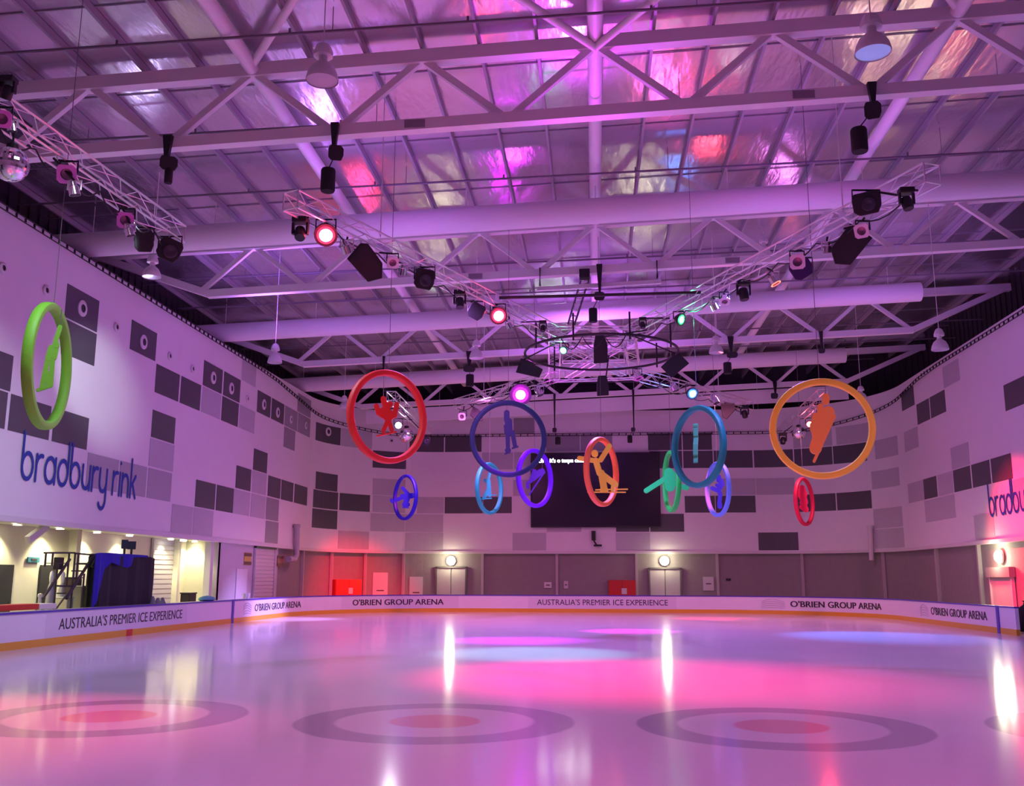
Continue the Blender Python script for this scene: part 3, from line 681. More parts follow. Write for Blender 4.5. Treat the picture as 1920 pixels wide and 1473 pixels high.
# ------------------------------------------------------------------ hanging sport hoops
def depth_pt(x, y, z): return CC+(CF*FPX+CR*(x-PPX)-CU*(y-PPY))*(z/FPX)
DH = 2.5
def hoop(key, colname, color, cx, cy, w, h, sgn, origin, caps, label, figcol=None, flat=False, edge=False, sc=6.0):
    z = FPX*DH/h; P = depth_pt(cx, cy, z)
    mp = z/FPX
    vd = (CC-P); vd.z = 0; vd.normalize()                     # towards the viewer
    th = sgn*math.acos(min(1, w/h*.985))
    n = Matrix.Rotation(th, 3, 'Z') @ vd
    e = Vector((0, 0, 1)).cross(n)
    t = thing('sport_hoop', label, 'hanging hoop', P, 'coloured hoops with sport figures hung over the ice')
    m = mat('hoop_'+colname, color, .55, bump=.15, bscale=10)
    R = DH/2-.085; N = 64; sec = [(.085*math.copysign(abs(math.cos(a))**.6, math.cos(a)), .1*math.copysign(abs(math.sin(a))**.6, math.sin(a))) for a in [2*PI*k/12 for k in range(12)]]
    vs_ = []; fs = []
    for i in range(N):
        a = 2*PI*i/N; rd = e*math.cos(a)+Vector((0, 0, 1))*math.sin(a)
        for r, d in sec: vs_.append(P+rd*(R+r)+n*d)
    for i in range(N):
        for k in range(12):
            fs.append((i*12+k, ((i+1) % N)*12+k, ((i+1) % N)*12+(k+1) % 12, i*12+(k+1) % 12))
    MB().add(vs_, fs).build('hoop_ring', m, t, True)
    mf = mat('figure_'+colname, figcol or color, .55, bump=.15, bscale=10)
    ex = Vector((0, 0, 1)).cross(vd); M0 = Matrix((ex, Vector((0, 0, 1)), vd)).transposed().to_4x4()
    if edge: M0 = Matrix.Rotation(math.radians(82), 4, 'Z') @ M0
    mb = MB(); top = -9e9; k = 0
    for x0, y0, x1, y1, r in caps:
        q = [((origin[0]+x/sc-cx)*mp, (cy-(origin[1]+y/sc))*mp) for x, y in ((x0, y0), (x1, y1))]
        if edge: q = [(u*4, v) for u, v in q]
        rr = r/sc*mp; a = math.atan2(q[1][1]-q[0][1], q[1][0]-q[0][0]); poly = []
        for i in range(9): tt = a-PI/2+PI*i/8; poly.append((q[1][0]+rr*math.cos(tt), q[1][1]+rr*math.sin(tt)))
        for i in range(9): tt = a+PI/2+PI*i/8; poly.append((q[0][0]+rr*math.cos(tt), q[0][1]+rr*math.sin(tt)))
        if rr < .012: rr = .012
        mb.prism(poly, .14-.004*k, Matrix.Translation(P) @ M0); k += 1
        if max(q[0][1], q[1][1])+rr > top: top = max(q[0][1], q[1][1])+rr; tx = q[0][0] if q[0][1] > q[1][1] else q[1][0]
    mb.build('figure', mf, t)
    if not edge and top < R-.2:
        s = P+(M0 @ Vector((tx, top-.05, 0))); MB().tube([s, Vector((s.x, s.y, P.z+math.sqrt(max(.1, R*R-0))))], .008, 5).build('figure_wire', M_pipe, t)
    MB().tube([P+Vector((0, 0, R+.08)), (P.x, P.y, zroof(P.x)-.02)], .008, 5).build('suspension_wire', M_pipe, t)
    return P
hoop('g', 'lime', (.22, .72, .04), 90, 686, 74, 240, 1, (0, 500), [(625, 660, 590, 840, 24), (600, 870, 600, 870, 38), (555, 910, 535, 1030, 32), (605, 920, 595, 1010, 28), (530, 1050, 500, 1370, 26), (580, 1050, 585, 1330, 26), (460, 1400, 590, 1340, 16), (540, 1200, 560, 1340, 22)], 'lime green hoop with a green figure in front of the left wall panels')
hoop('r', 'red', (.86, .03, .02), 727, 780.5, 148, 178, 1, (560, 720), [(948, 165, 985, 300, 30), (975, 318, 1000, 345, 66), (872, 250, 900, 320, 28), (900, 320, 985, 370, 34), (1098, 225, 1080, 350, 28), (1060, 345, 1010, 370, 40), (1025, 225, 1025, 225, 33), (1010, 262, 1005, 300, 20), (1010, 380, 1008, 420, 36), (1000, 420, 960, 520, 24), (1018, 420, 1050, 515, 24), (890, 588, 1100, 536, 7), (958, 535, 958, 562, 15), (1052, 522, 1052, 540, 15)], 'bright red hoop with a red jumping snowboarder figure')
hoop('n', 'navy', (.006, .022, .075), 953, 822, 147, 146, 1, (820, 720), [(780, 320, 780, 400, 32), (800, 420, 805, 540, 42), (790, 540, 795, 740, 24), (845, 540, 872, 690, 24), (765, 785, 815, 765, 9), (780, 745, 810, 745, 20), (845, 722, 905, 703, 9), (765, 470, 770, 540, 18)], 'dark navy hoop with a dark ice skater figure, left of the screen', (.02, .02, .09))
hoop('o', 'orange', (.98, .72, .05), 1541, 803, 202, 191, 1, (1380, 680), [(1028, 385, 1025, 430, 40), (1045, 560, 1045, 560, 68), (965, 490, 955, 560, 33), (910, 600, 900, 670, 42), (880, 700, 880, 745, 42), (1030, 590, 930, 800, 78), (950, 780, 885, 960, 66), (1110, 605, 862, 1105, 15)], 'orange hoop with an orange sled rider figure on the right side', (.97, .42, .06))
hoop('t', 'teal', (.004, .28, .22), 1309, 837, 98, 156, -1, (1080, 720), [(1340, 480, 1340, 495, 20), (1338, 520, 1335, 600, 14), (1338, 620, 1328, 700, 16), (1325, 710, 1318, 820, 18), (1320, 850, 1315, 905, 10)], 'dark teal hoop with a green figure seen edge on', (.05, .5, .2), edge=True)
hoop('y', 'flame', (.95, .20, .04), 1128, 884, 60, 131, 1, (1080, 720), [(213, 775, 215, 780, 38), (40, 830, 190, 855, 26), (380, 695, 280, 850, 28), (225, 860, 265, 1000, 34), (285, 1000, 312, 1170, 38), (300, 1020, 440, 1130, 34), (410, 1150, 405, 1190, 20), (285, 1190, 340, 1190, 22), (220, 1188, 572, 1182, 7), (130, 1212, 550, 1216, 6)], 'red orange hoop with a yellow orange skier figure in front of the black screen', (.98, .80, .05))
hoop('d', 'grass', (.004, .80, .06), 1259, 902, 29, 117, -1, (1080, 720), [(990, 1070, 790, 1195, 28), (1050, 1000, 1055, 1150, 58), (1075, 1020, 1065, 1130, 50), (1010, 1060, 1040, 1180, 26), (1170, 1150, 1240, 1168, 28), (1090, 1100, 1180, 1150, 28)], 'narrow grass green hoop whose figure stretches a green arm over the screen edge', (.004, .85, .12))
hoop('i', 'violet', (.15, .003, .80), 1003, 896, 66, 111, 1, (880, 840), [(1460, 440, 1480, 480, 38), (1420, 480, 1270, 600, 62), (1290, 560, 1220, 660, 40), (1300, 460, 1270, 600, 46), (1165, 700, 1165, 780, 34), (1500, 480, 1200, 930, 14)], 'violet purple hoop with a dark purple figure at the left edge of the screen', (.08, .01, .30), sc=10.667)
hoop('b', 'skyblue', (.16, .42, .98), 1346, 917, 44, 104, -1, (1280, 800), [(410, 565, 410, 600, 28), (430, 610, 440, 650, 32), (335, 690, 395, 715, 24), (400, 700, 420, 760, 24), (420, 770, 405, 860, 22), (410, 870, 410, 895, 26), (385, 655, 430, 690, 18)], 'light blue hoop with a blue figure, partly behind the dark teal hoop', (.09, .09, .80))
hoop('c', 'cyan', (.02, .62, .52), 917.5, 915.5, 49, 98, 1, (820, 720), [(600, 950, 600, 990, 17), (590, 1000, 575, 1060, 16), (535, 1080, 570, 1110, 17), (575, 1090, 580, 1160, 24), (585, 1170, 590, 1250, 20), (570, 1190, 525, 1280, 20), (490, 1292, 610, 1282, 6), (560, 1252, 665, 1245, 5)], 'cyan blue hoop with a small skier figure, below the navy hoop')
hoop('m', 'crimson', (.82, .01, .08), 1508, 940, 33, 91, 1, (1280, 800), [(1350, 690, 1370, 760, 36), (1320, 740, 1345, 800, 30), (1360, 780, 1375, 850, 34), (1350, 850, 1380, 930, 32), (1330, 900, 1360, 930, 20)], 'crimson hoop with a crimson figure, under the orange hoop')
hoop('k', 'royal', (.015, .008, .80), 760, 932, 43, 86, -1, (560, 720), [(1168, 1170, 1230, 1235, 20), (1095, 1305, 1170, 1275, 20), (1170, 1265, 1280, 1252, 30), (1230, 1260, 1205, 1340, 30), (1310, 1250, 1320, 1250, 24), (1045, 1305, 1055, 1320, 18), (1190, 1355, 1230, 1355, 24), (1175, 1385, 1240, 1388, 6)], 'royal blue hoop with a blue speed skater figure, below the red hoop')
# ------------------------------------------------------------------ lighting trusses
ZTR = 10.2
SEGS = []
def on_truss(x, y, dz=0): return at(x, y, Z=ZTR+dz)
def box_truss(label, P, Q, s=.42, step=.72, group='silver lighting trusses under the roof'):
    P, Q = Vector(P), Vector(Q); SEGS.append((P, Q)); d = (Q-P); L = d.length; d.normalize()
    sd = d.cross(Vector((0, 0, 1))).normalized(); up = sd.cross(d)
    t = thing('lighting_truss', label, 'lighting truss', (P+Q)/2, group)
    cor = [(sd*a+up*b)*s/2 for a, b in ((-1, -1), (1, -1), (1, 1), (-1, 1))]
    for c in cor: MB().tube([P+c, Q+c], .026, 8).build('chord', M_alu, t, True)
    n = int(L/step)
    for k in range(4):
        a, b = cor[k], cor[(k+1) % 4]
        pts = [P+d*(L*i/n)+(a if i % 2 == 0 else b) for i in range(n+1)]
        MB().tube(pts, .012, 5).build('lacing', M_alu, t)
    for e in (P, Q):
        MB().tube([e+c for c in cor], .022, 6, closed=True).build('end_frame', M_alu, t)
    return t
UL0, UL1 = on_truss(545, 375), on_truss(1040, 625)
UR0, UR1 = on_truss(1748, 325), on_truss(1180, 625)
LL0, LL1 = on_truss(858, 757), on_truss(1040, 705)
LR0, LR1 = on_truss(1405, 761), on_truss(1190, 700)
box_truss('silver lighting truss slanting from the upper left down to the hub', UL0, UL1)
box_truss('silver lighting truss slanting from the upper right down to the hub', UR0, UR1)
box_truss('silver lighting truss behind the hub, its end by the dark navy hoop', LL0, LL1)
box_truss('silver lighting truss behind the hub, its end by the teal hoop', LR0, LR1)
box_truss('silver lighting truss over the left wall, at the left picture edge', on_truss(-60, 165), on_truss(332, 440))
box_truss('short silver lighting truss seen through the red hoop', (-9.4, 43.6, ZTR), (-9.5, 54.2, ZTR))
box_truss('short silver lighting truss seen through the orange hoop', (10.5, 44.6, ZTR), (10.8, 56.5, ZTR))
box_truss('silver truss forming the near side of the central hub', UL1, UR1)
box_truss('silver truss forming the far side of the central hub', LL1, LR1)
box_truss('silver truss forming the left side of the central hub', UL1+Vector((0, .3, 0)), LL1-Vector((0, .3, 0)))
box_truss('silver truss forming the right side of the central hub', UR1+Vector((0, .3, 0)), LR1-Vector((0, .3, 0)))
HC = (UL1+UR1+LL1+LR1)/4
box_truss('silver truss crossing the middle of the central hub', (UL1+LL1)/2+Vector((.3, 0, 0)), (UR1+LR1)/2-Vector((.3, 0, 0)), .42)
for P, nm in ((UL0.lerp(UL1, .25), 'upper left'), (UR0.lerp(UR1, .2), 'upper right'), (LL0.lerp(LL1, .3), 'lower left'), (LR0.lerp(LR1, .3), 'lower right')):
    mb = MB(); mb.tube([P+Vector((0, 0, .2)), (P.x, P.y, zroof(P.x)-.02)], .014, 5)
    tag(mb.build('hanging_cable', M_steel), 'thin cable holding up the %s lighting truss' % nm, 'cable')
fx0, fx1 = X0-14.2, X0+15
mb = MB(); mb.beam((fx0, 58.1, zb(fx0)-.42), (fx1, 58.1, zb(fx1)-.42), .12, .84); tag(mb.build('fascia_beam', M_steel), 'deep pale fascia beam above the far wall, under the furthest roof truss', 'beam')
for a_, b_, nm in (((-1.3, 33.4), (1.2, 38.6), 'slanting one'), ((1.35, 33.6), (-1.0, 38.9), 'crossing one')):
    box_truss('silver truss piece crossing inside the central hub, '+nm, (a_[0], a_[1], ZTR+.05), (b_[0], b_[1], ZTR-.1), .3, .45)
# round black pipe carrying speakers, and straight black bars
RC = at(1127, 662, Z=9.45); RR = 143*mpp(RC)
mb = MB(); mb.tube([(RC.x+RR*math.cos(a), RC.y+RR*1.02*math.sin(a), RC.z) for a in [2*PI*k/64 for k in range(64)]], .045, 8, closed=True)
t = thing('speaker_ring', 'black round pipe ring hanging flat under the truss hub', 'pipe ring', RC); mb.build('ring_pipe', M_black, t, True)
for a in (40, 130, 215, 250, 290, 330):
    x, y = RC.x+RR*math.cos(math.radians(a)), RC.y+RR*1.02*math.sin(math.radians(a))
    MB().tube([(x, y, RC.z-.15), (x, y, ZTR)], .03, 6).build('hanger', M_black, t)
def bar(label, a, b, r, m):
    mb = MB(); mb.tube([a, b], r, 8); tag(mb.build('hanging_bar', m, None, True), label, 'bar')
bar('long black bar across the upper arms of the truss cross', on_truss(936, 558, .1), on_truss(1314, 548, .1), .05, M_black)
bar('thin black bar behind the hub, just over the magenta lamp', on_truss(1012, 717, .15), on_truss(1225, 715, .15), .03, M_black)
mb = MB(); a, b = at(1007, 542, Y=33.5), at(1240, 528, Y=33.5); mb.beam(a, b, .14, .14); t = tag(mb.build('spreader_beam', M_steel), 'white square spreader beam under the second roof truss', 'beam')
t = thing('ladder', 'white ladder leaning from the roof truss down to the hub', 'ladder', at(1083, 560, Y=34.2))
a0, b0 = at(1089, 526, Y=33.9), at(1104, 524, Y=33.9); a1, b1 = at(1065, 607, Y=34.6), at(1076, 612, Y=34.6)
M_stile = mat('ladder_stile', (.10, .10, .11), .5)
MB().tube([a0, a1], .04, 6).build('stile', M_stile, t); MB().tube([b0, b1], .04, 6).build('stile', M_stile, t)
for k in range(8): MB().tube([a0.lerp(a1, (k+.3)/8), b0.lerp(b1, (k+.3)/8)], .035, 6).build('rung', M_white, t)
p = at(1096, 514, Y=33.25); mb = MB(); mb.box(p, (.38, .3, .34)); tag(mb.build('junction_box', M_black, None, bevel=.02), 'small black box on the roof truss at the top of the ladder', 'box')
# ------------------------------------------------------------------ fixtures
def emis(name, col, s): return mat('lens_'+name, (.02, .02, .02), .2, 0, col, s)
def clamp_bits(t, P, top, m=M_black):
    P = Vector(P); best = None
    for A, B in SEGS:
        e = B-A; u = min(1, max(0, (P-A).dot(e)/e.dot(e))); q = A+e*u; q.z = A.z+e.z*u-.2
        if best is None or (q-P).length < (best-P).length: best = q
    MB().tube([P, best], .025, 6).build('hanging_clamp', m, t)
def yoke(t, P, w, h, m=M_black):
    P = Vector(P); ex = CR.copy(); ex.z = 0; ex.normalize()
    mb = MB(); mb.tube([P-ex*w, P-ex*w+Vector((0, 0, h)), P+ex*w+Vector((0, 0, h)), P+ex*w], .022, 6); mb.build('yoke', m, t)
def moving_head(x, y, px, label, d=(0, -.4, -1), Z=ZTR-.45, P=None, group='black moving head lights'):
    P = P or at(x, y, Z=Z); H = px*mpp(P)
    t = thing('moving_head_light', label, 'stage light', P+Vector((0, 0, H/2)), group)
    mb = MB(); mb.box(P+Vector((0, 0, H*.38)), (H*.62, H*.5, H*.24)); mb.build('base', M_black, t, bevel=H*.04)
    ex = CR.copy(); ex.z = 0; ex.normalize()
    for s in (-1, 1):
        mb = MB(); mb.box(P+ex*s*H*.29+Vector((0, 0, H*.03)), (H*.09, H*.2, H*.5)); mb.build('yoke_arm', M_black, t, bevel=H*.02)
    c = P-Vector((0, 0, H*.16)); M = aim(c, d)
    mb = MB(); mb.lathe([(H*.12, H*.3), (H*.2, H*.24), (H*.235, H*.02), (H*.22, -H*.26), (H*.2, -H*.3)], M, 16); h = mb.build('head', M_black, t, True)
    mb = MB(); mb.lathe([(H*.17, -H*.301), (0, -H*.32)], M, 16, cap=False); mb.build('lens', mat('lens_dark', (.05, .05, .07), .08), h, True)
    clamp_bits(t, P+Vector((0, 0, H*.45)), max(ZTR-.2, P.z+H*.62)); return t
def box_light(x, y, w, h, label, tw=0, Z=ZTR-.5, group='black box shaped stage lights', m=None, lens=True):
    """a chunky black wash light turned to the camera"""
    P = at(x, y, Z=Z); k = mpp(P); w, h = w*k, h*k
    t = thing('stage_light', label, 'stage light', P, group)
    M = facing(P, CC-P, tw)
    B = MB(); B.prism([(-w/2, -h*.3), (-w*.3, -h/2), (w*.35, -h/2), (w/2, -h*.2), (w/2, h*.32), (w*.38, h/2), (-w*.4, h/2), (-w/2, h*.3)], h*.85, M)
    B.build('body', m or M_black, t, bevel=.02)
    if lens:
        M2 = M @ Matrix.Translation((w*.06, -h*.05, h*.43))
        MB().lathe([(h*.3, 0), (h*.3, .05), (h*.24, .06), (0, .02)], M2, 20, cap=False).build('lens', mat('lens_dark', (.05, .05, .07), .08), t, True)
    yoke(t, P, w*.52, h*.62); clamp_bits(t, P+Vector((0, 0, h*.62)), ZTR-.2); return t
M_gelp = mat('gel_pink', (.85, .22, .75), .4); M_gelw = mat('gel_pale', (.85, .70, .80), .4)
def par_can(x, y, px, label, d, gel=None, Z=ZTR-.5, rim=None):
    P = at(x, y, Z=Z); r = px*mpp(P)/2
    t = thing('par_can', label, 'stage light', P, 'small silver par can lights')
    M = aim(P, d)
    mb = MB(); mb.lathe([(r*.35, r*1.5), (r*.6, r*1.35), (r*.68, r*.7), (r*.9, r*.5), (r*.95, -r*.9), (r*.86, -r*.9), (r*.8, r*.3), (0, r*.5)], M, 18, cap=False)
    mb.build('can', M_chrome, t, True)
    if gel:
        g = MB(); N = 16; M2 = M @ Matrix.Translation((0, 0, -r*.93)); a = r*1.15
        vs_ = []
        for dz in (0, -.02):
            for k in range(N):
                an = 2*PI*k/N+PI/N; u, v = math.cos(an), math.sin(an); q = a/max(abs(u), abs(v))
                vs_ += [M2 @ Vector((u*r*.72, v*r*.72, dz)), M2 @ Vector((u*q, v*q, dz))]
        fs = []
        for k in range(N):
            j = (k+1) % N
            fs += [(2*k, 2*k+1, 2*j+1, 2*j), (2*N+2*k, 2*N+2*j, 2*N+2*j+1, 2*N+2*k+1), (2*k+1, 2*N+2*k+1, 2*N+2*j+1, 2*j+1), (2*k, 2*j, 2*N+2*j, 2*N+2*k)]
        g.add(vs_, fs).build('gel_frame', gel, t)
        MB().lathe([(r*.7, -r*.6), (0, -r*.45)], M, 16, cap=False).build('lamp_face', mat('lamp_face', (.25, .12, .2), .3, .5), t)
    if rim:
        MB().lathe([(r*.99, -r*.94), (r*1.0, -r*1.0), (r*.8, -r*1.0)], M, 18, cap=False).build('lit_rim', rim, t)
    yoke(t, P, r*1.12, r*1.6, M_black if gel else M_alu); clamp_bits(t, P+Vector((0, 0, r*1.6)), ZTR-.2); return t
def led_lamp(x, y, px, label, d, col, watts, ang, cname, Z=ZTR-.5, glow=22, lcol=None, body=1.35, rimw=1.34, rimc=None, spill=60):
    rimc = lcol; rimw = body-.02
    P = at(x, y, Z=Z); r = px*mpp(P)/2; d = Vector(d).normalized()
    t = thing('led_spotlight', label, 'stage light', P-d*r, 'lit coloured spotlights')
    M = aim(P, d)
    MB().lathe([(r*.5, r*2.2), (r*.9, r*2.0), (r*body, r*.6), (r*body, -r*.05), (r*1.02, -r*.05), (r*1.0, r*.1)], M, 20, cap=False).build('body', M_black, t, True)
    MB().lathe([(r*1.0, 0), (r*.7, -r*.12), (0, -r*.2)], M, 20, cap=False).build('lens', emis(cname, col, glow), t, True)
    MB().lathe([(r*rimw, -r*.02), (r*1.0, -r*.08)], M, 20, cap=False).build('halo_rim', emis(cname+'_rim', rimc or col, 2.2), t, True)  # emissive ring imitating the halo of light around the lens
    yoke(t, P-d*r, r*1.5, r*2.2); clamp_bits(t, P-d*r+Vector((0, 0, r*2.2)), ZTR-.2)
    if watts:
        lamp('spot_'+cname, P+d*(r*.5), P+d*10, lcol or col, watts, ang, .7, r*.8)
        point('spill_'+cname, P+d*(r*1.2), lcol or col, spill, r*.8)
    return t
def speaker(label, pts, depth=.5, Z=ZTR-.6, Y=None, P=None):
    cx = sum(p[0] for p in pts)/len(pts); cy = sum(p[1] for p in pts)/len(pts)
    P = P or (at(cx, cy, Y=Y) if Y else at(cx, cy, Z=Z)); k = mpp(P)
    M = facing(P, CC-P); poly = [((x-cx)*k, (cy-y)*k) for x, y in pts]
    if sum(a[0]*b[1]-a[1]*b[0] for a, b in zip(poly, poly[1:]+poly[:1])) < 0: poly = poly[::-1]
    t = thing('loudspeaker', label, 'loudspeaker', P, 'black hanging loudspeakers')
    MB().prism(poly, depth, M).build('cabinet', M_black, t, bevel=.02)
    MB().prism([(x*.88, y*.88) for x, y in poly], .02, M @ Matrix.Translation((0, 0, depth/2+.01))).build('grille', M_grille, t)
    top = max(poly, key=lambda q: q[1]); q = M @ Vector((top[0]*.9, top[1]*.9, 0))
    clamp_bits(t, q-Vector((0, 0, .05)), 0)
    return t
DN = Vector((0, 0, -1))
# hanging chain hoists with chain bags
def hoist(label, sx, sy, hx, hy, hw, hh, bag, Y):
    S = at(sx, sy, Y=Y); H = at(hx, hy, Y=Y); k = mpp(H)
    t = thing('chain_hoist', label, 'chain hoist', S, 'black chain hoists hung from the roof trusses')
    zt_ = zb(S.x)+.28
    mb = MB(); w = hw*k*.28
    mb.prism([(-w, 0), (w, 0), (w*.55, -(zt_-H.z)*.6), (.03, -(zt_-H.z)), (-.03, -(zt_-H.z)), (-w*.55, -(zt_-H.z)*.6)][::-1], .12, facing((S.x, S.y-.2, zt_), (0, -1, 0)))
    mb.build('strap', M_black, t)
    if hw > 6:
        mb = MB(); a, b = hw*k/2, hh*k/2
        mb.prism([(-a, -b*.6), (-a*.6, -b), (a*.7, -b), (a, -b*.3), (a, b*.6), (a*.6, b), (-a*.8, b), (-a, b*.5)], a*1.3, facing((H.x, S.y-.2, H.z), CC-H)); mb.build('motor', M_black, t, bevel=.02)
    if bag:
        Bp = at(bag[0], bag[1], Y=Y-.2); r = bag[2]*k/2; h = bag[3]*k
        mb = MB(); mb.lathe([(r*.9, -h/2), (r, -h*.42), (r, h*.42), (r*.9, h/2), (r*.7, h/2)], Matrix.Translation(Bp), 16); mb.build('chain_bag', M_blackm, t, True)
        MB().tube([Bp+Vector((0, 0, h/2)), (H.x, S.y-.2, H.z)], .015, 5).build('bag_strap', M_black, t)
for a in [('black chain hoist with round chain bag left of centre under the nearest truss', 632, 247, 634, 293, 28, 28, (615, 338, 27, 44), 21.5),
          ('black chain hoist with a short bag, furthest left on the nearest truss', 322, 264, 323, 312, 32, 26, (316, 330, 15, 28), 21.5),
          ('black chain hoist with round chain bag at the right on the nearest truss', 1630, 170, 1632, 214, 30, 32, (1611, 263, 30, 46), 21.5),
          ('black chain hoist above the hub, with bag over the ring', 1124, 520, 1124, 558, 20, 16, (1112, 591, 16, 26), 33.5),
          ('black strap on the second roof truss, left of the ladder', 1013, 512, 1014, 538, 4, 4, None, 33.5),
          ('black strap on the second roof truss, right of the ladder', 1231, 500, 1232, 524, 4, 4, None, 33.5),
          ('black chain hoist with bag right of the red hoop', 881, 670, 881, 693, 22, 12, (881, 713, 15, 22), 45.5),
          ('black chain hoist with bag above the teal hoop', 1369, 645, 1372, 667, 20, 11, (1364, 690, 15, 21), 45.5),
          ('small black chain hoist above the orange hoop', 1538, 636, 1539, 659, 12, 10, None, 45.5),
          ('small black chain hoist above the red hoop', 721, 683, 722, 703, 8, 8, None, 45.5),
          ('small black chain hoist between teal and orange hoops', 1452, 725, 1451, 743, 13, 11, None, 57.5),
          ('tiny hoist with bag in front of the far wall, left of the skier hoop', 1040, 752, 1040, 807, 8, 9, (1046, 826, 10, 14), 57.5),
          ('tiny hoist with bag in front of the far wall, right of the skier hoop', 1187, 742, 1187, 806, 8, 8, (1181, 823, 9, 13), 57.5)]: hoist(*a)
# --- upper left arm
moving_head(563, 430, 46, 'black moving head at the very end of the upper left truss', (.2, -.6, -1))
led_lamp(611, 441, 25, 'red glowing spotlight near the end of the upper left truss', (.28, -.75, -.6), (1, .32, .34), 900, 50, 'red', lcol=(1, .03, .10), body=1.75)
par_can(650, 466, 22, 'silver par can left of the big speaker on the upper left truss', (.3, .4, -1))
speaker('big black wedge loudspeaker on the upper left truss', [(675, 457), (689, 457), (717, 492), (717, 520), (691, 528), (651, 487)])
par_can(736, 490, 19, 'par can with pale square gel frame right of the upper left speaker', (.3, -1, -.7), M_gelw)
par_can(755, 508, 17, 'silver par can between pale gel frame and black light on the upper left truss', (-.2, .3, -1))
box_light(796, 523, 37, 38, 'black light with front lens mid way along the upper left truss', -.15)
moving_head(862, 562, 36, 'small black moving head left of the boxy scanner, upper left truss', (.1, -.3, -1))
box_light(893, 583, 30, 30, 'black tilted scanner box left of the inner red spotlight', -.5, lens=False)
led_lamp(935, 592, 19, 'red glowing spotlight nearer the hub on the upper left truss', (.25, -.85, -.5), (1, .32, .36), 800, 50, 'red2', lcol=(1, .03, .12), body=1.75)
par_can(955, 610, 14, 'silver par can hanging just below the inner red spotlight', (.5, .1, -1))
# --- upper right arm
moving_head(1700, 374, 44, 'black moving head near the outer end of the upper right truss', (.15, -.2, -1))
box_light(1625, 381, 50, 42, 'big black light with round lens on the upper right truss', .1)
par_can(1618, 431, 23, 'par can with pale tilted gel frame by the upper right speaker', (-.6, -1, -.6), M_gelw)
speaker('big black wedge loudspeaker on the upper right truss', [(1597, 420), (1634, 451), (1592, 497), (1565, 492), (1559, 463)])
par_can(1551, 466, 17, 'silver par can just left of the upper right speaker', (0, .2, -1))
box_light(1503, 504, 40, 36, 'dark purple box light under the upper right truss', .5, m=mat('box_purple', (.035, .01, .10), .4), lens=False)
par_can(1495, 489, 24, 'par can with bright square gel frame above the purple box', (-.2, -1, -.5), M_gelw)
par_can(1450, 524, 20, 'silver par can with a glowing red rim on the upper right truss', (.5, -.1, -1), None, rim=emis('redrim', (1, .12, .08), 6))
moving_head(1394, 545, 40, 'black moving head mid way along the upper right truss', (.1, -.1, -1))
par_can(1358, 560, 16, 'par can with pale gel frame left of the mid moving head', (0, -.6, -1), M_gelw)
par_can(1340, 574, 16, 'silver pinkish par can right of the green spotlight', (.5, .1, -1))
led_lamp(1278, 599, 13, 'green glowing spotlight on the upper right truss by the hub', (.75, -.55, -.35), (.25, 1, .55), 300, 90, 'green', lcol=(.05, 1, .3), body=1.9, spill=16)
# --- hub
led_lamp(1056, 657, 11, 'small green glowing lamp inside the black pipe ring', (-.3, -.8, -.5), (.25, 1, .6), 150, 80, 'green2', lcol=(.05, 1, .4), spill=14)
speaker('black loudspeaker on the left of the pipe ring', [(977, 671), (990, 677), (1018, 692), (1011, 708), (967, 698)], .4, Z=9.15)
speaker('tall black loudspeaker in the middle of the pipe ring', [(1117, 626), (1132, 626), (1139, 646), (1139, 680), (1113, 681), (1113, 647)], .4, Z=9.3)
speaker('tilted black loudspeaker on the right of the pipe ring', [(1271, 659), (1292, 682), (1258, 708), (1239, 687)], .4, Z=9.15)
speaker('dim black loudspeaker under the near rim of the pipe ring', [(1122, 704), (1137, 704), (1141, 720), (1141, 741), (1119, 742), (1119, 720)], .4, Z=8.9)
par_can(1195, 703, 15, 'silver par can under the right rim of the pipe ring', (.3, -.2, -1), M_gelp)
par_can(1168, 648, 11, 'silver par can glinting inside the pipe ring, right of the tall speaker', (.3, -.3, -1))
par_can(1183, 640, 10, 'small silver par can at the far right inside the pipe ring', (.1, -.5, -1))
moving_head(1018, 612, 22, 'small dark moving head at the left corner of the truss hub', (-.1, -.3, -1))
moving_head(1205, 606, 22, 'small dark moving head at the right corner of the truss hub', (.1, -.3, -1))
# --- lower arms
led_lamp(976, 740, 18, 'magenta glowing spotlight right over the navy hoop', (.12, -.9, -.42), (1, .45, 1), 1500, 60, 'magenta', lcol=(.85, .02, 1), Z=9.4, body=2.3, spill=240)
par_can(1011, 735, 15, 'silver par can glinting right of the magenta spotlight', (.4, -.1, -1))
par_can(868, 780, 12, 'par can with small pale gel frame at the truss end behind the navy hoop', (-.2, -1, -.3), M_gelw, Z=ZTR-.7)
speaker('black loudspeaker behind the upper left of the navy hoop', [(887, 761), (897, 767), (905, 775), (905, 789), (893, 789), (881, 778)], .4, Z=9.55)
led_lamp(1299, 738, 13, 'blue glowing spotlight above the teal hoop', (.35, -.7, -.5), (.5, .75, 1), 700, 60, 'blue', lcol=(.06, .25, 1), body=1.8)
par_can(1265, 727, 14, 'silver par can left of the blue spotlight', (.3, -.1, -1))
par_can(1341, 750, 14, 'silver par can right of the blue spotlight', (.4, -.2, -1))
speaker('black loudspeaker at the end of the truss over the teal hoop', [(1352, 756), (1377, 756), (1379, 768), (1362, 786), (1354, 782)], .4, Z=9.6)
moving_head(1396, 772, 24, 'black moving head at the end of the truss over the teal hoop', (.1, -.3, -1))
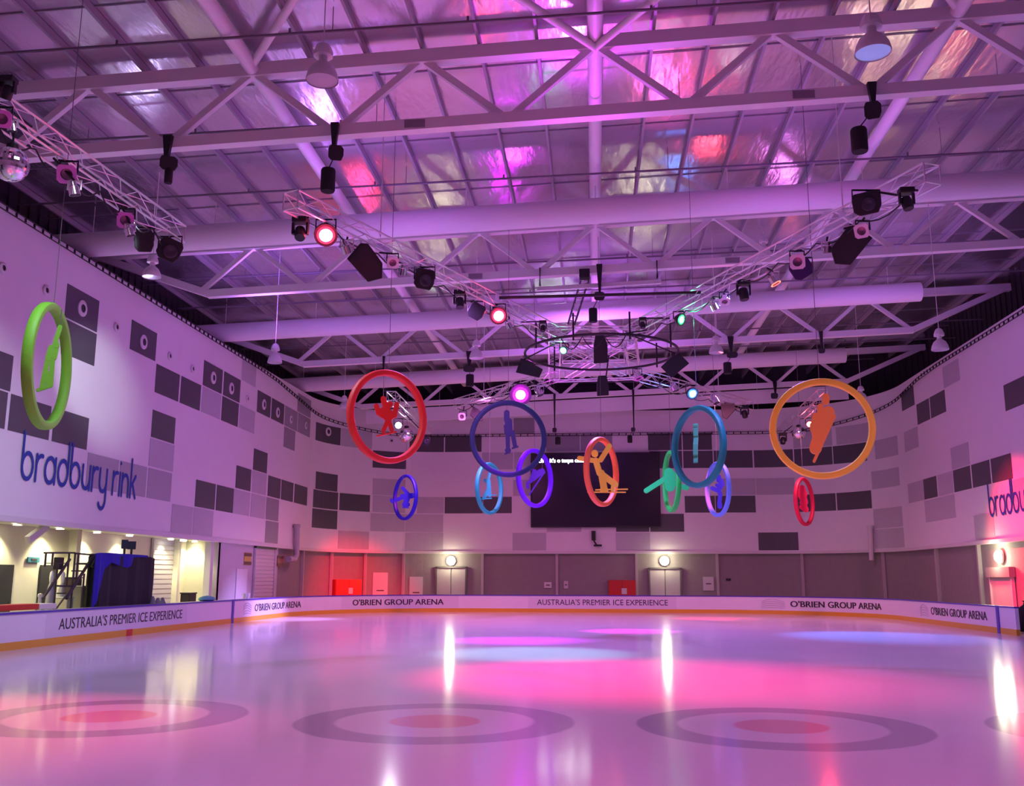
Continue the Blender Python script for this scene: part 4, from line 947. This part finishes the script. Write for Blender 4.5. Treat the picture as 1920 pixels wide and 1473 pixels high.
# --- left edge truss
moving_head(14, 166, 46, 'black hoist like head where the left edge truss leaves the picture', (-.4, .3, -1), Z=ZTR+.15)
par_can(6, 222, 28, 'par can with magenta gel frame cut by the left picture edge', (.5, -1, -.6), M_gelp)
par_can(22, 238, 18, 'pink lit par can right above the big mirror ball', (.1, .2, -1))
par_can(128, 325, 30, 'par can with magenta gel frame right of the big mirror ball', (.35, -1, -.6), M_gelp)
par_can(139, 356, 22, 'silver par can hanging below the first magenta gel frame', (.2, .2, -1), Z=ZTR-.9)
par_can(237, 411, 26, 'par can with magenta gel frame near the two black lights', (.35, -1, -.6), M_gelp)
par_can(243, 434, 18, 'silver par can hanging below the second magenta gel frame', (.3, .2, -1), Z=ZTR-.85)
box_light(270, 451, 34, 42, 'black round light near the end of the left edge truss', .1, lens=False)
box_light(318, 468, 42, 42, 'black light with lens at the end of the left edge truss', -.35)
# --- far side trusses
led_lamp(747, 797, 11, 'white glowing spotlight inside the red hoop', (.25, -.9, -.3), (.95, .92, 1), 600, 70, 'white', lcol=(.9, .85, 1), glow=8, spill=10)
box_light(798, 826, 16, 16, 'small dark light at the lower right edge of the red hoop', 0, Z=ZTR-1.75)
led_lamp(1518, 795, 10, 'red glowing spotlight behind the orange figure', (-.25, -.9, -.3), (1, .25, .22), 700, 70, 'red3', lcol=(1, .04, .05), spill=16)
moving_head(1468, 822, 22, 'small black moving head low inside the left of the orange hoop', (-.2, -.3, -1), Z=ZTR-.9)
par_can(1528, 777, 12, 'silver par can behind the orange figure, above the red spotlight', (-.3, -.2, -1))
# mirror balls
M_mirror = mat('mirror_tiles', (.9, .9, .92), .05, 1)
def mirror_ball(x, y, px, label, Z):
    P = at(x, y, Z=Z); r = px*mpp(P)
    t = thing('mirror_ball', label, 'mirror ball', P, 'mirror balls')
    mb = MB(); mb.lathe([(max(0, r*math.sin(a)), -r*math.cos(a)) for a in [PI*k/22 for k in range(23)]], Matrix.Translation(P), 44, cap=False); mb.build('ball', M_mirror, t)
    MB().tube([P+Vector((0, 0, r)), (P.x, P.y, ZTR-.2)], .02, 6).build('stem', M_black, t)
    MB().lathe([(r*.35, r*.92), (r*.3, r*1.2), (0, r*1.25)], Matrix.Translation(P), 16).build('motor', M_black, t)
mirror_ball(20, 308, 33, 'big mirror ball with pink reflections at the left picture edge', 9.25)
mirror_ball(762, 815, 14, 'small mirror ball inside the lower right of the red hoop', 9.5)
mirror_ball(1498, 812, 13, 'small mirror ball inside the orange hoop', 9.5)
# high bay pendants
def high_bay(x, ytop, yrim, px, label, face=None):
    z = FPX*.56/px; ym = (ytop+yrim)/2; P = depth_pt(x, yrim, z); Pt = depth_pt(x, ytop, z); H = Pt.z-P.z; R = .28
    t = thing('high_bay_lamp', label, 'pendant lamp', P+Vector((0, 0, H)), 'white industrial pendant lamps')
    T = Matrix.Translation(P)
    MB().lathe([(R, 0), (R*1.02, .03), (R*.92, H*.2), (R*.72, H*.36), (R*.42, H*.46), (R*.3, H*.5), (R*.26, H*.5), (R*.66, H*.34), (R*.9, H*.1), (R*.98, .01)], T, 24, cap=False).build('reflector', M_white, t, True)
    MB().lathe([(R*.95, .02), (0, .01)], T, 24, cap=False).build('glass', face or mat('glass_grey', (.45, .43, .48), .3), t)
    MB().lathe([(R*.28, H*.48), (R*.28, H*.66)], T, 14).build('neck', M_white, t, True)
    mb = MB(); b = R*.62
    mb.lathe([(b*.6, H*.64), (b, H*.64), (b*1.02, H*.72), (b*.7, H*.92), (b*.25, H)], T, 10); mb.build('ballast', M_white, t)
    MB().tube([P+Vector((0, 0, H)), (P.x, P.y, zroof(P.x)-.02)], .012, 5).build('hook_wire', M_steel, t)
for a in [(604, 72, 152, 60, 'white pendant lamp at the top left, in front of the nearest truss'), (1637, 16, 100, 66, 'white pendant lamp with a bluish glass at the top right', M_lens), (284, 474, 520, 34, 'white pendant lamp over the left wall below the black lights'),
          (515, 642, 680, 27, 'white pendant lamp left of the red hoop near the wall corner'), (893, 634, 672, 26, 'faint white pendant lamp below the inner red spotlight'), (1433, 437, 482, 27, 'brightly lit white pendant lamp behind the upper right truss'),
          (1763, 613, 656, 31, 'white pendant lamp against the dark cladding on the right'), (1343, 627, 662, 27, 'white pendant lamp right of the hub, before the third roof truss'), (1615, 722, 748, 21, 'small white pendant lamp behind the upper right of the orange hoop'),
          (807, 458, 494, 25, 'small white pendant lamp behind the upper left truss'), (645, 740, 766, 20, 'small white pendant lamp left of the red hoop rim'), (823, 788, 815, 16, 'tiny pendant lamp between the red and navy hoops'),
          (1423, 780, 806, 16, 'tiny pendant lamp just left of the orange hoop'), (1190, 774, 800, 16, 'tiny pendant lamp above the video screen')]: high_bay(*a)
# loose cables along the trusses
def cable(label, pts, r=.018):
    tag(MB().tube(pts, r, 6).build('loose_cable', M_black, None, True), label, 'cable')
def droop(A, B, sag, n=26, loops=4):
    return [A.lerp(B, k/n)+Vector((0, 0, -sag*abs(math.sin(PI*loops*k/n)))) for k in range(n+1)]
cable('black cable drooping under the upper left truss', droop(UL0.lerp(UL1, .12)-Vector((0, 0, .22)), UL0.lerp(UL1, .95)-Vector((0, 0, .22)), .22, 40, 7))
cable('black cable drooping under the upper right truss', droop(UR0.lerp(UR1, .05)-Vector((0, 0, .22)), UR0.lerp(UR1, .95)-Vector((0, 0, .22)), .2, 40, 8))
A_, B_ = on_truss(-60, 165), on_truss(332, 440)
cable('black cable drooping under the left edge truss', droop(A_.lerp(B_, .1)-Vector((0, 0, .22)), B_-Vector((0, 0, .22)), .3, 40, 6))
cable('black cable looping below the middle of the pipe ring', droop(RC+Vector((-RR*.5, -RR*.88, 0)), RC+Vector((RR*.3, -RR*.97, 0)), .4, 24, 3))
cable('black cable drooping along the truss behind the teal hoop', droop(LR0-Vector((0, 0, .22)), LR1-Vector((0, 0, .22)), .2, 30, 5))
cable('black cable drooping along the truss behind the navy hoop', droop(LL0-Vector((0, 0, .22)), LL1-Vector((0, 0, .22)), .2, 30, 5))
# ------------------------------------------------------------------ lit recess in the left wall
XB = -18.1; Y0R, Y1R = 14.0, 42.0
S_RY = WP.pt(S_REC).y
mb = MB(); mb.box((XB-.1, (Y0R+S_RY)/2, 1.8), (.2, S_RY-Y0R+1, 3.6)); struct(mb.build('wall_recess', M_pc), 'cream back wall of the lit recess')
mb = MB(); mb.box(((XB+XL)/2-.1, S_RY+.16, 1.75), (XL-XB, .2, 3.5)); struct(mb.build('wall_recess_end', M_pc))
mb = MB(); mb.box(((XB+XL)/2-.1, Y0R-.4, 1.75), (XL-XB, .2, 3.5)); struct(mb.build('wall_recess_near', M_pc))
mb = MB(); mb.box(((XB+XL)/2-.25, (Y0R+S_RY)/2, ZS-.05), (XL-XB-.1, S_RY-Y0R+.8, .1)); struct(mb.build('ceiling_recess', M_pc))
M_dl = mat('downlight_glow', (1, 1, .9), .4, 0, (1, .95, .72), 30)
WARM = (1, .90, .50)
for k, (x, y, nm) in enumerate(((33, 982, 'first from the left picture edge'), (113, 990, 'second, right of the diagonal brace'), (182, 998, 'third, above the scaffold rail'), (243, 1003, 'fourth, above the dark monitor'), (320, 1011, 'fifth, at the roller shutter'), (365, 1015, 'last one before the purple wall'))):
    p = at(x, y, Z=ZS-.12)
    if p.x < XB+.4: p = at(x, y, X=XB+.5); p.z = ZS-.12
    t = thing('downlight', 'small glowing ceiling downlight in the recess, '+nm, 'downlight', p, 'downlights in the recess')
    MB().lathe([(.17, -.02), (.13, -.04), (.12, .0)], Matrix.Translation(p), 18, cap=False).build('trim_ring', M_trim, t)
    MB().lathe([(.125, -.015), (0, -.03)], Matrix.Translation(p), 18, cap=False).build('bulb', M_dl, t)
    q = Vector((XB+.45, p.y, ZS-.2)); lamp('recess_spot', q, (XB+.2, p.y, 0), WARM, 260, 110, .5, .08)
for yy in (20, 26, 31, 36, 40): lamp('recess_fill', (XB+1.0, yy, ZS-.2), (XB+.7, yy, 0), WARM, 110, 150, 1, .15)
p = at(344, 1010, X=XB+.9); t = thing('exit_sign', 'small glowing blue white sign box hanging in the recess', 'sign', p)
mb = MB(); mb.box(p, (.1, .42, .2)); mb.build('lit_face', mat('exit_glow', (.8, 1, 1), .4, 0, (.75, .95, 1), 8), t); MB().tube([p+Vector((0, 0, .1)), (p.x, p.y, ZS-.08)], .02, 6).build('stem', M_trim, t)
BW = Path([(XB+.02, Y0R-2), (XB+.02, S_RY+3)])
M_dd = mat('door_charcoal', (.035, .035, .04), .6)
for n_, (a, b, y0, nm) in enumerate(((-14, 20, 1058, 'charcoal door in the recess at the left picture edge'), (71, 101, 1059, 'charcoal door in the recess behind the two pale figures'))):
    o = wall_panel('door_%d' % (5+n_), nm, 'door', a, b, y0, 1140, M_dd, 0, .06, BW, dr, True); struct(o)
wall_panel('door_sign', 'small teal sign on the cream recess wall', 'sign', 50, 72, 1044, 1054, mat('sign_teal', (.05, .22, .32), .5), 0, .05, BW, slot)
wall_panel('roller_shutter', 'pale roller shutter in the lit recess right of the black box', 'roller shutter', 280, 327, 1005, 1140, mat('shutter_cream', (.74, .72, .6), .5), 0, .05, BW, slats, True)
def column(label, px, y, w, X, nm='recess_column', m=M_pc):
    p = at(px, y, X=X)
    mb = MB(); mb.box((p.x, p.y, (ZS-.1)/2), (w, w, ZS-.1)); tag(mb.build(nm, m, None, bevel=.02), label, 'column')
column('cream square column in the recess behind the scaffold', 137, 1060, .3, XB+.3)
column('pale column at the recess opening, left of the purple wall', 391, 1060, .3, XL-.3, m=M_trim)
column('slim cream column beside the lit roller shutter', 331, 1060, .24, XB+.2)
a, b = at(52, 1012, X=XL-.5), at(88, 985, X=XL-.5); mb = MB(); mb.beam(a, b, .16, .22); tag(mb.build('diagonal_strut', M_trim), 'white diagonal strut under the recess ceiling', 'strut')
# red counter and white bench behind the boards at the left
def slab(name, label, cat, p, q, w, h, m):
    mb = MB(); mb.beam(p, q, w, h); return tag(mb.build(name, m, None, bevel=.015), label, cat)
p, q = at(-30, 1133, X=-15.9), at(58, 1131, X=-15.9)
slab('red_counter', 'red counter top behind the boards at the left picture edge', 'counter', (-15.9, p.y, 1.04), (-15.9, q.y, 1.04), .5, .16, M_red)
slab('counter_end', 'white block at the end of the red counter', 'block', (-15.9, q.y+.03, 1.03), (-15.9, q.y+.9, 1.03), .5, .16, M_trim)
slab('bench_shelf', 'long pale shelf behind the boards in front of the lit recess', 'shelf', (-15.3, at(0, 1146, X=-15.3).y, .92), (-15.3, 44, .92), .34, .06, mat('shelf_lilac', (.5, .48, .55), .5))
p = at(76, 1110, X=-16.6); t = thing('bollard', 'pale slim post with rounded top before the charcoal door', 'post', (p.x, p.y, 0))
MB().lathe([(.05, 0), (.05, 1.25), (.075, 1.3), (.06, 1.36), (0, 1.38)], Matrix.Translation((p.x, p.y, 0)), 12).build('post', M_trim, t, True)
# black box hide with blue drape
Xb = -15.45; DB = .5
A, B = at(190, 1090, X=Xb), at(288, 1090, X=Xb); zt_ = at(240, 1043, X=Xb).z; y0_, y1_ = A.y, B.y
t = thing('draped_box', 'tall black cloth covered box with a blue drape behind the boards', 'draped box', (Xb-DB/2, (y0_+y1_)/2, 0))
mb = MB(); N = 40; ring = []
for k in range(N):
    u = k/N*4; s_ = int(u); f_ = u-s_
    cx_, cy_ = [(Xb, y0_+(y1_-y0_)*f_), (Xb-DB*f_, y1_), (Xb-DB, y1_-(y1_-y0_)*f_), (Xb-DB+DB*f_, y0_)][s_]
    ring.append((cx_+.05*math.sin(k*2.3), cy_+.05*math.cos(k*1.7)))
vs_ = []; zl = [0, .8, 1.7, zt_]
for i, z in enumerate(zl):
    sc_ = (1.0, .99, 1.01, 1.0)[i]
    for k, (a, b) in enumerate(ring): vs_.append((Xb-DB/2+(a-Xb+DB/2)*sc_, (y0_+y1_)/2+(b-(y0_+y1_)/2)*sc_, z+(.03*math.sin(k) if i == 3 else 0)))
fs = [(i*N+k, i*N+(k+1) % N, (i+1)*N+(k+1) % N, (i+1)*N+k) for i in range(3) for k in range(N)]+[tuple(3*N+k for k in range(N))]
mb.add(vs_, fs); mb.build('black_cloth', M_blackm, t)
M_drape = mat('drape_blue', (.012, .008, .34), .75, bump=.4, bscale=14)
def drape(name, cols, x):
    """cloth strip hanging in front of plane x: (y, ztop, zbottom) columns"""
    vs_ = []; fs = []
    for k, (y, a, b) in enumerate(cols):
        w = x+.05+.04*math.sin(k*1.9)
        vs_ += [(w, y, a), (w, y, b), (w-.03, y, b), (w-.03, y, a)]
    for k in range(len(cols)-1):
        for j in range(4): fs.append((4*k+j, 4*k+(j+1) % 4, 4*k+4+(j+1) % 4, 4*k+4+j))
    e = 4*(len(cols)-1); fs += [(0, 1, 2, 3), (e+3, e+2, e+1, e)]
    o = MB().add(vs_, fs).build(name, M_drape, t); o['label'] = 'royal blue drape'
def dc(x, ya, yb): p = at(x, ya, X=Xb); return (p.y, p.z, at(x, yb, X=Xb).z)
drape('blue_drape', [dc(178, 1037, 1142), dc(184, 1036, 1128), dc(190, 1036, 1108), dc(197, 1036, 1066), dc(206, 1036, 1054), dc(218, 1037, 1058), dc(230, 1038, 1062), dc(238, 1038, 1064), (dc(244, 1039, 1060)), dc(250, 1039, 1047), dc(262, 1040, 1044), dc(272, 1041, 1044)], Xb)
mb = MB(); mb.box((Xb-DB/2, (y0_+y1_)/2-.2, zt_+.03), (DB, (y1_-y0_)*.8, .06)); mb.build('top_cover', M_drape, t)['label'] = 'royal blue drape'
for x, y, w, h, nm in ((234, 1020, 12, 17, 'left of a pair of dark monitors on top of the draped box'), (247, 1022, 15, 15, 'right of a pair of dark monitors on top of the draped box')):
    p = at(x, y, X=Xb-.5); k = mpp(p); t2 = thing('monitor', nm, 'monitor', (p.x, p.y, zt_+.06))
    M = facing(p, CC-p); MB().box(p, (w*k, h*k, .08), M.to_3x3()).build('housing', M_black, t2, bevel=.01)
    MB().box(p+M.to_3x3() @ Vector((0, 0, .045)), (w*k*.86, h*k*.86, .01), M.to_3x3()).build('monitor_screen', mat('monitor_face', (.03, .06, .08), .2), t2)
    MB().tube([p-Vector((0, 0, h*k*.4)), (p.x, p.y, zt_+.05)], .04, 8).build('stand', M_black, t2)
# scaffold stair tower
Xs = -15.7
def sp(x, y, X=None): return at(x, y, X=X or Xs)
t = thing('scaffold_stair', 'black metal stair and platform railing left of the draped box', 'stair', (Xs-.5, sp(130, 1100).y, 0))
M_scf = mat('scaffold_black', (.03, .025, .02), .5)
def stick(nm, a, b, r=.03): MB().tube([a, b], r, 6).build(nm, M_scf, t)
stick('top_rail', sp(83, 1036), sp(140, 1036)); stick('top_rail', sp(140, 1037), sp(186, 1041)); stick('mid_rail', sp(85, 1055.5), sp(122, 1055.5), .015); stick('mid_rail', sp(138, 1057), sp(170, 1058), .015)
stick('mid_rail', sp(108, 1098), sp(136, 1099), .03)
for x, ya, yb in ((86.5, 1036, 1062), (99.5, 1036, 1060), (108, 1058, 1142), (130, 1036, 1098), (147, 1039, 1082), (141, 1037, 1140), (158, 1075, 1142)):
    p = sp(x, ya); q = sp(x-.04*(yb-ya)*.6, yb)
    stick('post', p, Vector((p.x, p.y, max(0, q.z if yb < 1130 else 0))))
for a, b, r in (((131, 1048), (80, 1122), .045), ((176, 1040), (124, 1122), .05), ((184, 1040), (172, 1062), .05), ((148, 1084), (104, 1142), .03)): stick('stair_stringer', sp(*a), sp(*b), r)
MB().box(sp(122, 1056)+Vector((-.2, 0, 0)), (.2, .24, .36)).build('equipment_box', M_scf, t, bevel=.02)
for k in range(5):
    c = sp(168-9*k, 1056+14*k); MB().box(c+Vector((-.2, 0, 0)), (.35, .22, .04)).build('tread', M_scf, t)
# two pale grey upright skating aids
for x, y, yt, w, nm, m in ((95, 1100, 1069, 15, 'pale grey upright figure with white head, left one of two behind the stair', None), (116, 1105, 1070, 15, 'pale grey upright figure with white face, right one of two behind the stair', None)):
    p = at(x, y, X=-16.6); k = mpp(p); zh = at(x, yt, X=-16.6).z; r = w*k/2
    t = thing('standing_figure', nm, 'figure', (p.x, p.y, 0)); T = Matrix.Translation((p.x, p.y, 0))
    MB().lathe([(r*.7, 0), (r, zh*.2), (r*1.02, zh*.5), (r*.8, zh*.72), (r*.45, zh*.8), (r*.35, zh*.82)], T, 18).build('body', mat('figure_grey', (.36, .35, .42), .6), t, True)
    MB().lathe([(0, zh*.79), (r*.42, zh*.83), (r*.52, zh*.9), (r*.42, zh*.97), (0, zh)], T, 16, cap=False).build('head', M_trim, t, True)
# equipment seen between the stair posts
def simple_box(name, label, cat, x, y, w, h, X, d, m, lid=None):
    p = at(x, y, X=X); k = mpp(p); z1 = p.z+h*k/2
    t = thing(name, label, cat, (p.x, p.y, 0)); MB().box((p.x-d/2, p.y, z1/2), (d, w*k*1.15, z1)).build('body', m, t, bevel=.03)
    MB().box((p.x-d/2, p.y, z1+.02), (d*1.04, w*k*1.2, .04)).build('lid', lid or M_scf, t); return t
simple_box('equipment_case', 'dark brown cabinet behind the stair posts', 'cabinet', 147, 1091, 24, 14, -16.9, .4, mat('case_brown', (.10, .06, .05), .6))
simple_box('equipment_crate', 'grey crate low behind the stair, left of the blue drape', 'crate', 160, 1115, 24, 30, -16.4, .4, mat('crate_grey', (.32, .31, .28), .6), M_trim)
simple_box('equipment_crate', 'pale crate low behind the stair foot', 'crate', 132, 1130, 20, 18, -16.3, .4, mat('crate_pale', (.55, .54, .42), .6), M_trim)
for x, nm, h in ((286, 'left', .26), (295.5, 'middle', .2), (304.5, 'right', .2)):
    p = at(x, 1128, X=-15.3); t = thing('small_cone', 'small grey green cone on the shelf by the black box, %s of three' % nm, 'cone', (p.x, p.y, .95), 'three small cones on the shelf')
    MB().lathe([(.13, .95), (.1, 1.0), (.04, .95+h), (0, .96+h)], Matrix.Translation((p.x, p.y, 0)), 12).build('cone', mat('cone_grey', (.18, .22, .2), .7), t, True)
p = at(353, 1122, X=-16.9); t = thing('dark_bin', 'low dark bin in the recess left of the pale column', 'bin', (p.x, p.y, 0)); MB().box((p.x, p.y, .6), (.4, .7, 1.2)).build('body', M_scf, t, bevel=.03); MB().box((p.x, p.y, 1.22), (.44, .74, .05)).build('lid', M_black, t)
p = at(388, 1122, X=-15.3); mb = MB(); mb.lathe([(0, 0), (.3, .0), (.42, .08), (.36, .2), (.2, .27), (0, .3)], Matrix.Translation((p.x, p.y, .95)) @ Matrix.Diagonal((.6, 1.5, .7, 1)), 16); tag(mb.build('folded_towel', mat('towel_teal', (.12, .42, .42), .9, bump=.5), None, True), 'crumpled teal towel on the shelf by the pale column', 'towel')
for x, nm in ((458.5, 'left'), (464.5, 'right')):
    p = at(x, 1118, X=-15.3); t = thing('paper_cup', 'white cup on the shelf near the purple shutter, %s of two' % nm, 'cup', (p.x, p.y, .95), 'two cups on the shelf')
    MB().lathe([(.07, .95), (.1, 1.16), (.085, 1.16), (.06, .97), (0, .97)], Matrix.Translation((p.x, p.y, 0)), 14, cap=False).build('cup', mat('cup_white', (.8, .8, .8), .5), t, True)
    MB().lathe([(.102, 1.155), (.1, 1.18), (0, 1.18)], Matrix.Translation((p.x, p.y, 0)), 14, cap=False).build('cup_lid', M_trim, t)
simple_box('desk_counter', 'cream reception counter in the recess behind the pale column', 'counter', 402, 1118, 16, 16, -17.2, .5, mat('counter_cream', (.6, .52, .33), .5), M_trim)
# items behind the far left boards
simple_box('storage_tub', 'bluish grey tub behind the boards left of the bright red cabinet', 'tub', 584, 1114, 13, 10, at(584, 1114, Y=57.6).x, .6, mat('tub_blue', (.12, .16, .28), .6))
simple_box('storage_tub', 'pinkish pale tub behind the boards left of the bright red cabinet', 'tub', 600, 1114, 12, 10, at(600, 1114, Y=58).x, .6, mat('tub_pale', (.45, .36, .36), .6))
simple_box('storage_tub', 'dark low tub behind the boards near the left downpipe', 'tub', 557, 1115, 11, 8, at(557, 1115, Y=55.5).x, .6, mat('tub_dark', (.08, .07, .09), .6))
# dark mat and gate end at the right edge
p = at(1915, 1160, Z=.45); t = thing('dark_bag', 'dark bundle beside the end of the boards at the right picture edge', 'bag', (p.x+.2, p.y, 0))
MB().lathe([(.28, 0), (.36, .15), (.36, .6), (.25, .85), (.1, .95), (0, .95)], Matrix.Translation((p.x+.2, p.y, 0)), 16).build('bag_body', M_blackm, t, True); MB().lathe([(.1, .94), (.06, 1.05), (.12, 1.1), (0, 1.1)], Matrix.Translation((p.x+.2, p.y, 0)), 12).build('bag_top', M_blackm, t)
